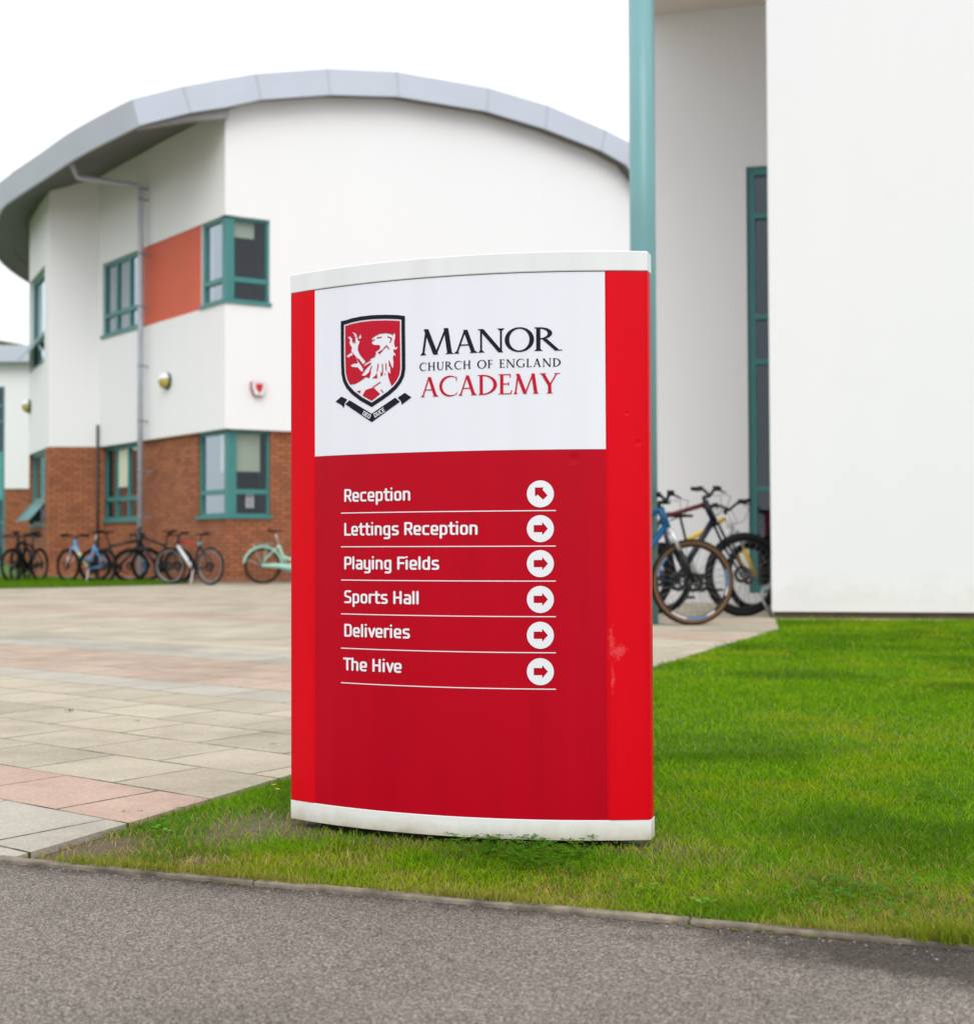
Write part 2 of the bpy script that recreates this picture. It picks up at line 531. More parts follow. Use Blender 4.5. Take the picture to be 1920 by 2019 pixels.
# paving
PU = np.array([0.609, 0.793])        # across the courses
PV = np.array([0.793, -0.609])       # along the courses
def paving_mat():
    m, nt, b = new_mat('concrete_paving')
    p = pos(nt)
    du = N(nt, 'ShaderNodeVectorMath', operation='DOT_PRODUCT'); nt.links.new(p, du.inputs[0]); du.inputs[1].default_value = (PU[0], PU[1], 0)
    dv = N(nt, 'ShaderNodeVectorMath', operation='DOT_PRODUCT'); nt.links.new(p, dv.inputs[0]); dv.inputs[1].default_value = (PV[0], PV[1], 0)
    U, V = du.outputs['Value'], dv.outputs['Value']
    cx = N(nt, 'ShaderNodeCombineXYZ')
    wn = noise(nt, 3.0, 2, vec=p)
    wob = math_(nt, 'MULTIPLY', math_(nt, 'SUBTRACT', wn.outputs[0], 0.5), 0.012)
    nt.links.new(math_(nt, 'ADD', math_(nt, 'ADD', V, 30.312), wob), cx.inputs[0])
    nt.links.new(math_(nt, 'ADD', math_(nt, 'ADD', U, 10.23), wob), cx.inputs[1])
    bt = N(nt, 'ShaderNodeTexBrick'); nt.links.new(cx.outputs[0], bt.inputs[0])
    bt.offset = 0.5; bt.offset_frequency = 2
    bt.inputs['Scale'].default_value = 1
    bt.inputs['Color1'].default_value = (0.87, 0.87, 0.865, 1)
    bt.inputs['Color2'].default_value = (1.06, 1.06, 1.06, 1)
    bt.inputs['Mortar'].default_value = (0.9, 0.9, 0.9, 1)
    bt.inputs['Mortar Size'].default_value = 0.0058
    bt.inputs['Mortar Smooth'].default_value = 0.2
    bt.inputs['Bias'].default_value = 0.0
    bt.inputs['Brick Width'].default_value = 0.435
    bt.inputs['Row Height'].default_value = 0.345
    # bands of colour across the courses
    beige, grey, red = (0.445, 0.395, 0.31), (0.415, 0.39, 0.335), (0.46, 0.355, 0.285)
    red0 = (0.44, 0.315, 0.255)
    e = [30, 36, 37, 42, 43, 46, 48, 55, 57, 61, 62]
    cs = [grey, red0, beige, grey, red, grey, beige, red, beige, red, beige]
    idx = math_(nt, 'FLOOR', math_(nt, 'DIVIDE', math_(nt, 'ADD', math_(nt, 'ADD', U, 10.23), wob), 0.345))
    un = math_(nt, 'DIVIDE', math_(nt, 'SUBTRACT', idx, 29.5), 32.0)
    band = ramp(nt, un, [((a - 30) / 32.0, c) for a, c in zip(e, cs)], 'CONSTANT')
    c = mixc(nt, 1.0, band.outputs[0], bt.outputs['Color'], 'MULTIPLY')
    # weathering
    n1 = noise(nt, 1.7, 6, 0.6, vec=p)
    w1 = ramp(nt, n1.outputs[0], [(0.3, (0.86, 0.85, 0.84)), (0.7, (1.1, 1.1, 1.1))])
    c = mixc(nt, 1.0, c, w1.outputs[0], 'MULTIPLY')
    n2 = noise(nt, 120, 3, 0.7, vec=p)
    w2 = ramp(nt, n2.outputs[0], [(0.3, (0.76, 0.75, 0.74)), (0.7, (1.2, 1.2, 1.2))])
    c = mixc(nt, 0.75, c, w2.outputs[0], 'MULTIPLY')
    v = N(nt, 'ShaderNodeTexVoronoi'); v.inputs['Scale'].default_value = 75; nt.links.new(p, v.inputs['Vector'])
    pit = ramp(nt, v.outputs['Distance'], [(0.08, (0.62, 0.6, 0.58)), (0.2, (1, 1, 1))])
    c = mixc(nt, 0.5, c, pit.outputs[0], 'MULTIPLY')
    # lichen, damp stains and gum spots
    n6 = noise(nt, 0.9, 8, 0.7, vec=p)
    w6 = ramp(nt, n6.outputs[0], [(0.36, (0.78, 0.77, 0.74)), (0.5, (1, 1, 1)), (0.68, (1.08, 1.07, 1.04))])
    c = mixc(nt, 1.0, c, w6.outputs[0], 'MULTIPLY')
    n7 = noise(nt, 7.0, 6, 0.75, vec=p)
    k7 = ramp(nt, n7.outputs[0], [(0.62, (0, 0, 0)), (0.74, (1, 1, 1))])
    c = mixc(nt, math_(nt, 'MULTIPLY', k7.outputs[0], 0.35), c, (0.19, 0.17, 0.12))
    vg = N(nt, 'ShaderNodeTexVoronoi'); vg.inputs['Scale'].default_value = 2.6; nt.links.new(p, vg.inputs['Vector'])
    kg = ramp(nt, vg.outputs['Distance'], [(0.035, (1, 1, 1)), (0.055, (0, 0, 0))])
    c = mixc(nt, math_(nt, 'MULTIPLY', kg.outputs[0], 0.55), c, (0.16, 0.145, 0.12))
    # dark, mossy joints, broken up
    jn = noise(nt, 3.4, 5, 0.7, vec=p)
    jm = ramp(nt, jn.outputs[0], [(0.36, (0, 0, 0)), (0.56, (1, 1, 1))])
    moss = noise(nt, 4, 2, vec=p)
    jc = ramp(nt, moss.outputs[0], [(0.42, (0.05, 0.043, 0.034)), (0.55, (0.07, 0.085, 0.014))])
    fj = math_(nt, 'MULTIPLY', bt.outputs['Fac'], math_(nt, 'MULTIPLY_ADD', jm.outputs[0], 0.86, 0.14))
    c = mixc(nt, fj, c, jc.outputs[0])
    nt.links.new(c, b.inputs['Base Color'])
    b.inputs['Roughness'].default_value = 0.85
    b.inputs['Specular IOR Level'].default_value = 0.3
    hh = math_(nt, 'ADD', math_(nt, 'MULTIPLY', math_(nt, 'SUBTRACT', 1.0, bt.outputs['Fac']), 1.0), math_(nt, 'MULTIPLY', n2.outputs[0], 0.25))
    bump(nt, b, hh, 0.5, 0.006)
    return m
ePt = lambda k: eA[:2] + ed * k
klen = float(np.linalg.norm(eB[:2] - eA[:2]))
mb = MB()
a = kerb_pt(T0 - 0.0, KW - .007); b_ = kerb_pt(-14, KW - .007)
poly = [tuple(b_), tuple(a), tuple(ePt(klen + 0.25)), (2.65, 12.6), (9, 11.2), (9, 33), (-16, 33), (-30, 33), (-30, 10)]
PZ = 0.004
mb.face([(x, y, PZ) for x, y in poly])
# cut edge of the slabs, a small step down to the soil
p0, p1 = a, ePt(klen + 0.25)
mb.face([(b_[0], b_[1], PZ), (a[0], a[1], PZ), (a[0], a[1], -0.05), (b_[0], b_[1], -0.05)])
mb.face([(p0[0], p0[1], PZ), (p1[0], p1[1], PZ), (p1[0], p1[1], -0.05), (p0[0], p0[1], -0.05)])
tag(mb.build('paving', paving_mat()), kind='structure')

# lawn soil
def soil_mat():
    m, nt, b = new_mat('lawn_soil')
    p = pos(nt)
    n = noise(nt, 2.2, 6, 0.6, vec=p)
    n2 = noise(nt, 60, 4, 0.7, vec=p)
    r = ramp(nt, n.outputs[0], [(0.25, (0.04, 0.105, 0.004)), (0.5, (0.05, 0.12, 0.004)), (0.75, (0.07, 0.085, 0.012))])
    r2 = ramp(nt, n2.outputs[0], [(0.3, (0.5, 0.48, 0.45)), (0.7, (1.25, 1.2, 1.1))])
    c = mixc(nt, 1.0, r.outputs[0], r2.outputs[0], 'MULTIPLY')
    # bare dark soil in the front corner and at the sign's foot
    for (cx_, cy_, ra, str_) in BARE:
        s = N(nt, 'ShaderNodeVectorMath', operation='DISTANCE'); nt.links.new(p, s.inputs[0]); s.inputs[1].default_value = (cx_, cy_, -0.012)
        d = math_(nt, 'ADD', math_(nt, 'DIVIDE', s.outputs['Value'], ra), math_(nt, 'MULTIPLY', math_(nt, 'SUBTRACT', n2.outputs[0], 0.5), 0.5))
        k = ramp(nt, d, [(0.6, (1, 1, 1)), (1.1, (0, 0, 0))])
        c = mixc(nt, math_(nt, 'MULTIPLY', k.outputs[0], str_), c, mixc(nt, n2.outputs[0], (0.035, 0.027, 0.018), (0.20, 0.155, 0.09)))
    nt.links.new(c, b.inputs['Base Color'])
    b.inputs['Roughness'].default_value = 0.95
    bump(nt, b, n2.outputs[0], 1.0, 0.01)
    return m
bare_px = [(120, 1676, 0.15, 1.0), (190, 1664, 0.17, 1.0), (260, 1650, 0.10, 0.7), (590, 1620, 0.09, 0.9), (430, 1655, 0.10, 0.7), (385, 1690, 0.07, 0.8), (515, 1622, 0.20, 0.85), (440, 1640, 0.13, 0.75), (620, 1640, 0.10, 0.5), (760, 1650, 0.1, 0.5), (1300, 1668, 0.13, 0.55), (720, 1690, 0.06, 0.5), (905, 1680, 0.06, 0.4), (1420, 1690, 0.1, 0.35)]
BARE = [(*at_z(x, y)[:2], r, s) for x, y, r, s in bare_px]
LZ = -0.012
wallA = at_y(1522, 1206, 12.8)
lawn_poly = [tuple(kerb_pt(T0 - .5, .004)), tuple(kerb_pt(14, KW)), (16, 9.5), (wallA[0] + 9, wallA[1] - 1.68), (wallA[0] + 0.02, wallA[1]), tuple(ePt(klen + 0.3))]
mb = MB(); mb.face([(x, y, LZ) for x, y in lawn_poly])
tag(mb.build('lawn', soil_mat()), kind='structure')
# far verge in front of the left building
v0 = at_z(-260, 1166); v1 = at_z(110, 1159.5); v2 = at_z(300, 1154.5); v3 = at_z(385, 1151)
mb = MB(); mb.face([(*p[:2], 0.012) for p in (v0, v1, v2, v3)] + [(-9.4, 29.3, 0.012), (-11.5, 36, 0.012), (-12, 52, 0.012), (-30, 52, 0.012), (-30, v0[1], 0.012)])
verge_poly = [v0[:2], v1[:2], v2[:2], v3[:2], (-9.4, 29.3), (-11.5, 36), (-30, 36), (-30, v0[1])]
tag(mb.build('verge', plain('verge_green', (0.055, 0.14, 0.006), 0.95, var=0.25, nscale=2)), kind='structure')
# soil strip below the white wall
mb = MB()
wd = np.array([1.77, -0.33]); wd = wd / np.linalg.norm(wd); wn_ = np.array([wd[1], -wd[0]])
if wn_[1] > 0: wn_ = -wn_
s0 = wallA[:2]
mb.face([(*(s0 + wn_ * 0.4 - wd * 0.05), LZ + 0.006), (*(s0 + wn_ * 0.3 + wd * 9), LZ + 0.006), (*(s0 + wd * 9 - wn_ * .05), LZ + 0.006), (*(s0 - wd * 0.05 - wn_ * .05), LZ + 0.006)])
tag(mb.build('soil_strip', plain('dry_soil', (0.17, 0.13, 0.09), 0.95, var=0.4, nscale=14, bmp=0.8, bscale=50)), kind='structure')

# hill far behind
mb = MB()
hp = [at_y(x, y, 160) for x, y in ((-400, 640), (-150, 664), (0, 671), (40, 678), (90, 690), (200, 730), (420, 800))]
for p, q in zip(hp, hp[1:]):
    mb.face([(p[0], 150, -1), (q[0], 150, -1), q, p])
    mb.face([p, q, (q[0], 260, q[2] * .6), (p[0], 260, p[2] * .6)])
tag(mb.build('hill', plain('hill_grass', (0.07, 0.085, 0.03), 0.95, var=0.3, nscale=0.12)), kind='structure')

# ================================================================== DIRECTION SIGN
Zc = 1.344                                    # underside of the cap
cap_px = [(575, 577.8), (619, 572.7), (749, 555), (903, 543), (1033, 537.6), (1195, 532.5), (1278, 535)]
cp = np.array([at_z(x, y, Zc)[:2] for x, y in cap_px])
A_ = np.c_[2 * cp, np.ones(len(cp))]
sol = np.linalg.lstsq(A_, (cp ** 2).sum(1), rcond=None)[0]
SC = sol[:2]; SR = math.sqrt(sol[2] + SC @ SC)
def theta_of(P): return math.atan2(P[0] - SC[0], SC[1] - P[1])
def fpos(s, z, off=0.0):
    th = s / SR
    return (SC[0] + (SR + off) * math.sin(th), SC[1] - (SR + off) * math.cos(th), z)
def face_sz(x, y):
    d = ray(x, y)
    a = d[0] ** 2 + d[1] ** 2; b = -2 * (d[0] * SC[0] + d[1] * SC[1]); c = SC @ SC - SR ** 2
    k = (-b - math.sqrt(max(0, b * b - 4 * a * c))) / (2 * a)
    return np.array([SR * theta_of((d[0] * k, d[1] * k)), EYE + d[2] * k])
sL, sTL, sTR, sRt = (face_sz(x, y)[0] for x, y in ((575.5, 900), (619, 900), (1197, 900), (1276, 900)))
zPT = np.mean([face_sz(x, y)[1] for x, y in ((616, 1581.7), (960, 1612), (1198, 1621))])      # plinth top
zPB = np.mean([face_sz(x, y)[1] for x, y in ((600, 1614), (960, 1653), (1198, 1663))])        # plinth bottom
zCT = np.mean([face_sz(x, y)[1] for x, y in ((600, 536), (900, 507), (1200, 493))])           # cap top
zHB = np.mean([face_sz(x, y)[1] for x, y in ((619, 899), (1196, 886.5))])                     # header bottom
print('SIGN R', SR, 's', sL, sTL, sTR, sRt, 'z', zPB, zPT, zHB, Zc, zCT)
e0, e1 = np.array(fpos(sL, 0)[:2]), np.array(fpos(sRt, 0)[:2])
chm = (e0 + e1) / 2; chd = (e1 - e0) / np.linalg.norm(e1 - e0); chn = np.array([-chd[1], chd[0]])   # chn points back
BACK = 0.045
def mirror(p):
    v = np.array(p[:2]) - chm
    return chm + chd * (v @ chd) - chn * (v @ chn) + chn * BACK
sign = thing('direction_sign', 'red and white curved monolith sign for a school with a crest, six directions and arrows', 'sign', (chm[0], chm[1], 0))
Wsign = Matrix.Translation((chm[0], chm[1], 0))
def sbuild(mb, name, mat, parent=None):
    par = parent or sign
    mb.xform(lambda p: p - np.array([chm[0], chm[1], 0]))
    return mb.build(name, mat, par)
def slab(s0, s1, z0, z1, off, th=0.02, n=24):
    mb = MB()
    ss = np.linspace(s0, s1, n)
    cz = ((z0, off), (z1, off), (z1, off - th), (z0, off - th))
    f = [[mb.vert(fpos(s, z, o)) for s in ss] for z, o in cz]
    for k in range(4):
        a, b = ([mb.vert(fpos(s, *cz[j])) for s in ss] for j in (k, (k + 1) % 4))
        for j in range(n - 1):
            mb.f.append([a[j], a[j + 1], b[j + 1], b[j]]); mb.uv.append(None); mb.sm.append(k in (0, 2))
    for j in (0, n - 1):
        mb.f.append([f[k][j] for k in range(4)]); mb.uv.append(None); mb.sm.append(False)
    return mb
def lens_prism(z0, z1, grow, s0=None, s1=None, n=40):
    s0 = sL - grow if s0 is None else s0; s1 = sRt + grow if s1 is None else s1
    front = [np.array(fpos(s, 0, grow)[:2]) for s in np.linspace(s0, s1, n)]
    back = [mirror(p) for p in front[::-1]]
    mb = MB(); mb.prism([tuple(p) for p in front + back], z0, z1)
    return mb

def sign_paint(name, c, rough, wear=0.0, wearc=(0.85, 0.30, 0.32), streak=0.05, spec=0.22):
    m, nt, b = new_mat(name)
    p = pos(nt)
    mp = N(nt, 'ShaderNodeMapping'); mp.inputs['Scale'].default_value = (9, 9, 0.8); nt.links.new(p, mp.inputs[0])
    n = noise(nt, 1.5, 5, vec=mp.outputs[0])
    r = ramp(nt, n.outputs[0], [(0.3, tuple(x * (1 - streak) for x in c)), (0.7, tuple(min(1, x * (1 + streak)) for x in c))])
    cc = r.outputs[0]
    if wear:
        n2 = noise(nt, 70, 5, 0.75, vec=p)
        n3 = noise(nt, 260, 4, 0.8, vec=p)
        for (wx, wy, wr, wv) in ((1222, 1285, .022, .020), (1205, 1268, .010, .042), (1208, 1335, .006, .04)):
            a_, z_ = face_sz(wx, wy); q_ = fpos(a_, z_, .003)
            sb = N(nt, 'ShaderNodeVectorMath', operation='SUBTRACT'); nt.links.new(p, sb.inputs[0]); sb.inputs[1].default_value = q_
            ml = N(nt, 'ShaderNodeVectorMath', operation='MULTIPLY'); nt.links.new(sb.outputs[0], ml.inputs[0]); ml.inputs[1].default_value = (1 / wr, 1 / wr, 1 / wv)
            dd = N(nt, 'ShaderNodeVectorMath', operation='LENGTH'); nt.links.new(ml.outputs[0], dd.inputs[0])
            lo = math_(nt, 'ADD', math_(nt, 'MULTIPLY', dd.outputs['Value'], 0.75), math_(nt, 'ADD', math_(nt, 'MULTIPLY', math_(nt, 'SUBTRACT', n2.outputs[0], 0.5), 2.4), math_(nt, 'MULTIPLY', math_(nt, 'SUBTRACT', n3.outputs[0], 0.5), 2.4)))
            k = ramp(nt, lo, [(0.05, (1, 1, 1)), (0.55, (0, 0, 0))])
            cc = mixc(nt, math_(nt, 'MULTIPLY', k.outputs[0], wear), cc, wearc)
    nt.links.new(cc, b.inputs['Base Color'])
    b.inputs['Roughness'].default_value = rough
    b.inputs['Specular IOR Level'].default_value = spec
    nb = noise(nt, 3.5, 2, vec=p)
    hgt = math_(nt, 'MULTIPLY', nb.outputs[0], 0.12)
    for (wx, wy, wr) in ((1258, 873, .010), (1131, 905, .016), (1235, 815, .006)):
        q_ = fpos(*face_sz(wx, wy), .002)
        dd = N(nt, 'ShaderNodeVectorMath', operation='DISTANCE'); nt.links.new(p, dd.inputs[0]); dd.inputs[1].default_value = q_
        hgt = math_(nt, 'ADD', hgt, math_(nt, 'MULTIPLY', ramp(nt, math_(nt, 'DIVIDE', dd.outputs['Value'], wr), [(0.1, (0, 0, 0)), (1.0, (1, 1, 1))]).outputs[0], 0.16))
    bump(nt, b, hgt, 0.6, 0.012)
    return m
M['sign_white'] = sign_paint('sign_white', (0.76, 0.785, 0.84), 0.35, streak=0.02)
M['sign_white_edge'] = sign_paint('sign_white_edge', (0.74, 0.76, 0.76), 0.45, streak=0.05)
M['sign_red'] = sign_paint('sign_red', (0.455, 0.0003, 0.012), 0.34, streak=0.05, spec=0.12)
M['trim_red'] = sign_paint('trim_red', (0.66, 0.0004, 0.008), 0.42, wear=0.19, streak=0.05, spec=0.10)
def plinth_paint():
    m, nt, b = new_mat('plinth_white')
    p = pos(nt)
    n1 = noise(nt, 9, 6, 0.7, vec=p)
    sx = N(nt, 'ShaderNodeSeparateXYZ'); nt.links.new(p, sx.inputs[0])
    d = math_(nt, 'ADD', sx.outputs[2], math_(nt, 'MULTIPLY', math_(nt, 'SUBTRACT', n1.outputs[0], 0.5), 0.07))
    k = ramp(nt, d, [(0.0, (0.42, 0.34, 0.24)), (0.022, (0.62, 0.60, 0.54)), (0.045, (0.77, 0.77, 0.765))])
    nt.links.new(k.outputs[0], b.inputs['Base Color'])
    b.inputs['Roughness'].default_value = 0.5
    return m
M['sign_core'] = plain('sign_core', (0.02, 0.015, 0.015), 0.7)
M['ink'] = plain('navy_ink', (0.010, 0.012, 0.022), 0.6, var=0.05, spec=0.12)
M['ink_red'] = plain('crimson_ink', (0.50, 0.008, 0.028), 0.6, var=0.04, spec=0.15)
M['vinyl'] = plain('white_vinyl', (0.77, 0.79, 0.83), 0.5, var=0.02, spec=0.2)

g = 0.0028
sbuild(lens_prism(zPT + 0.004, Zc - 0.004, -0.022, sL + 0.012, sRt - 0.012), 'core', M['sign_core'])
sbuild(slab(sTL + g, sTR - g, zHB, Zc - 0.0015, 0.0), 'header_panel', M['sign_white'])
sbuild(slab(sTL + g, sTR - g, zPT + 0.001, zHB - 0.001, 0.0), 'direction_panel', M['sign_red'])
def trim(s0, s1, outer):
    """edge trim wrapping round the end of the sign"""
    n = 12
    prof = [fpos(s, 0, 0.003)[:2] for s in np.linspace(s0, s1, n)]
    back = [mirror(p) for p in prof]
    endi = -1 if outer > 0 else 0
    if outer < 0:
        prof = prof[::-1]; back = back[::-1]
    # round the corner a little
    tip, tipb = np.array(prof[-1]), np.array(back[-1])
    mid = (tip + tipb) / 2 + chd * outer * 0.002
    path = list(prof) + [tip + (mid - tip) * 0.5 + chd * outer * 0.001, mid, tipb + (mid - tipb) * 0.5 + chd * outer * 0.001] + back[::-1]
    mb = MB()
    a = [mb.vert((p[0], p[1], zPT + 0.001)) for p in path]
    b = [mb.vert((p[0], p[1], Zc - 0.001)) for p in path]
    for i in range(len(path) - 1):
        mb.f.append([a[i], a[i + 1], b[i + 1], b[i]]); mb.uv.append(None); mb.sm.append(True)
    # inner return so that the edge has thickness
    for k in (0, -1):
        q = np.array(path[k]); inn = q + (chm + chn * BACK / 2 - q) * 0.03
        mb.face([(q[0], q[1], zPT + .001), (inn[0], inn[1], zPT + .001), (inn[0], inn[1], Zc - .001), (q[0], q[1], Zc - .001)])
    return mb
sbuild(trim(sL, sTL - g, -1), 'edge_trim', M['trim_red'])
sbuild(trim(sTR + g, sRt, 1), 'edge_trim', M['trim_red'])
cpo = sbuild(lens_prism(Zc, zCT, 0.003), 'cap', M['sign_white_edge']); bevel(cpo, 0.0025, 2)
plo = sbuild(lens_prism(zPB, zPT, 0.0025), 'plinth', plinth_paint()); bevel(plo, 0.0012, 1)
sbuild(lens_prism(-0.04, zPB, -0.05, sL + 0.06, sRt - 0.06), 'foot', M['sign_core'])
# back panel
mb = MB()
bp_ = [mirror(fpos(s, 0, -0.001)[:2]) for s in np.linspace(sTL, sTR, 24)]
for p, q in zip(bp_, bp_[1:]):
    mb.face([(*q, zPT + .001), (*p, zPT + .001), (*p, Zc - .001), (*q, Zc - .001)], smooth=True)
sbuild(mb, 'back_panel', M['sign_red'])

# ---- flat lettering cut as real outlines: signed distance -> contour mesh
def contour(fn, s0, s1, z0, z1, res):
    ns, nz = int((s1 - s0) / res) + 2, int((z1 - z0) / res) + 2
    S = s0 + np.arange(ns) * res; Z = z0 + np.arange(nz) * res
    SS, ZZ = np.meshgrid(S, Z)
    D = fn(SS, ZZ)
    ins = D < 0
    mbv, mbf = [], []
    cell = ins[:-1, :-1].astype(int) + ins[:-1, 1:] + ins[1:, 1:] + ins[1:, :-1]
    for j in range(nz - 1):
        row = cell[j]
        full = np.where(row == 4)[0]
        if len(full):
            for rn in np.split(full, np.where(np.diff(full) != 1)[0] + 1):
                a = rn[0]
                while a <= rn[-1]:
                    b = min(a + 12, rn[-1] + 1)
                    k = len(mbv)
                    mbv += [(S[a], Z[j]), (S[b], Z[j]), (S[b], Z[j + 1]), (S[a], Z[j + 1])]
                    mbf.append([k, k + 1, k + 2, k + 3])
                    a = b
        for i in np.where((row > 0) & (row < 4))[0]:
            cn = [(i, j), (i + 1, j), (i + 1, j + 1), (i, j + 1)]
            poly = []
            for k in range(4):
                (ia, ja), (ib, jb) = cn[k], cn[(k + 1) % 4]
                da, db = D[ja, ia], D[jb, ib]
                if da < 0:
                    poly.append((S[ia], Z[ja]))
                if (da < 0) != (db < 0):
                    t = da / (da - db)
                    poly.append((S[ia] + (S[ib] - S[ia]) * t, Z[ja] + (Z[jb] - Z[ja]) * t))
            if len(poly) >= 3:
                k = len(mbv)
                mbv += poly
                mbf.append(list(range(k, k + len(poly))))
    return mbv, mbf
def decal(name, fn, s0, s1, z0, z1, mat, off=0.0012, res=0.0009, parent=None):
    vs, fs = contour(fn, s0, s1, z0, z1, res)
    mb = MB()
    mb.v = [fpos(s, z, off) for s, z in vs]
    mb.f = fs; mb.uv = [None] * len(fs); mb.sm = [True] * len(fs)
    return sbuild(mb, name, mat, parent)

def sd_seg(S, Z, a, b):
    ax, az = a; bx, bz = b
    dx, dz = bx - ax, bz - az
    L2 = dx * dx + dz * dz + 1e-12
    t = np.clip(((S - ax) * dx + (Z - az) * dz) / L2, 0, 1)
    return np.hypot(S - ax - t * dx, Z - az - t * dz)
def sd_poly(S, Z, pts):
    d = np.full(S.shape, 1e9); inside = np.zeros(S.shape, bool)
    n = len(pts)
    for i in range(n):
        a, b = pts[i], pts[(i + 1) % n]
        d = np.minimum(d, sd_seg(S, Z, a, b))
        c = ((a[1] > Z) != (b[1] > Z))
        with np.errstate(divide='ignore', invalid='ignore'):
            xx = (b[0] - a[0]) * (Z - a[1]) / (b[1] - a[1] + 1e-15) + a[0]
        inside ^= c & (S < xx)
    return np.where(inside, -d, d)
def sd_ell(S, Z, c, rx, rz, rot=0.0):
    x, z = S - c[0], Z - c[1]
    if rot:
        cr, sr = math.cos(rot), math.sin(rot); x, z = x * cr + z * sr, -x * sr + z * cr
    k0 = np.hypot(x / rx, z / rz); k1 = np.hypot(x / rx ** 2, z / rz ** 2) + 1e-9
    return k0 * (k0 - 1) / k1

# ---- sans letters: centre lines on a cap height of 1
def arcpath(spec):
    """M/L points, Q rounds a corner"""
    out, cur = [], []
    for it in spec:
        if it[0] == 'M':
            if cur: out.append(cur)
            cur = [(it[1], it[2])]
        elif it[0] == 'L':
            cur.append((it[1], it[2]))
        else:
            p0 = cur[-1]
            for t in np.linspace(0, 1, 7)[1:]:
                cur.append(((1 - t) ** 2 * p0[0] + 2 * t * (1 - t) * it[1] + t * t * it[3], (1 - t) ** 2 * p0[1] + 2 * t * (1 - t) * it[2] + t * t * it[4]))
    out.append(cur)
    return out
h_ = 0.085; X0, X1 = h_, 0.425; XH = 0.685; rr_ = 0.15
def bowl(x0, x1, z0, z1, r=rr_):
    return [('M', x0, z0 + r), ('L', x0, z1 - r), ('Q', x0, z1, x0 + r, z1), ('L', x1 - r, z1), ('Q', x1, z1, x1, z1 - r), ('L', x1, z0 + r), ('Q', x1, z0, x1 - r, z0), ('L', x0 + r, z0), ('Q', x0, z0, x0, z0 + r)]
TOP = 1 - h_
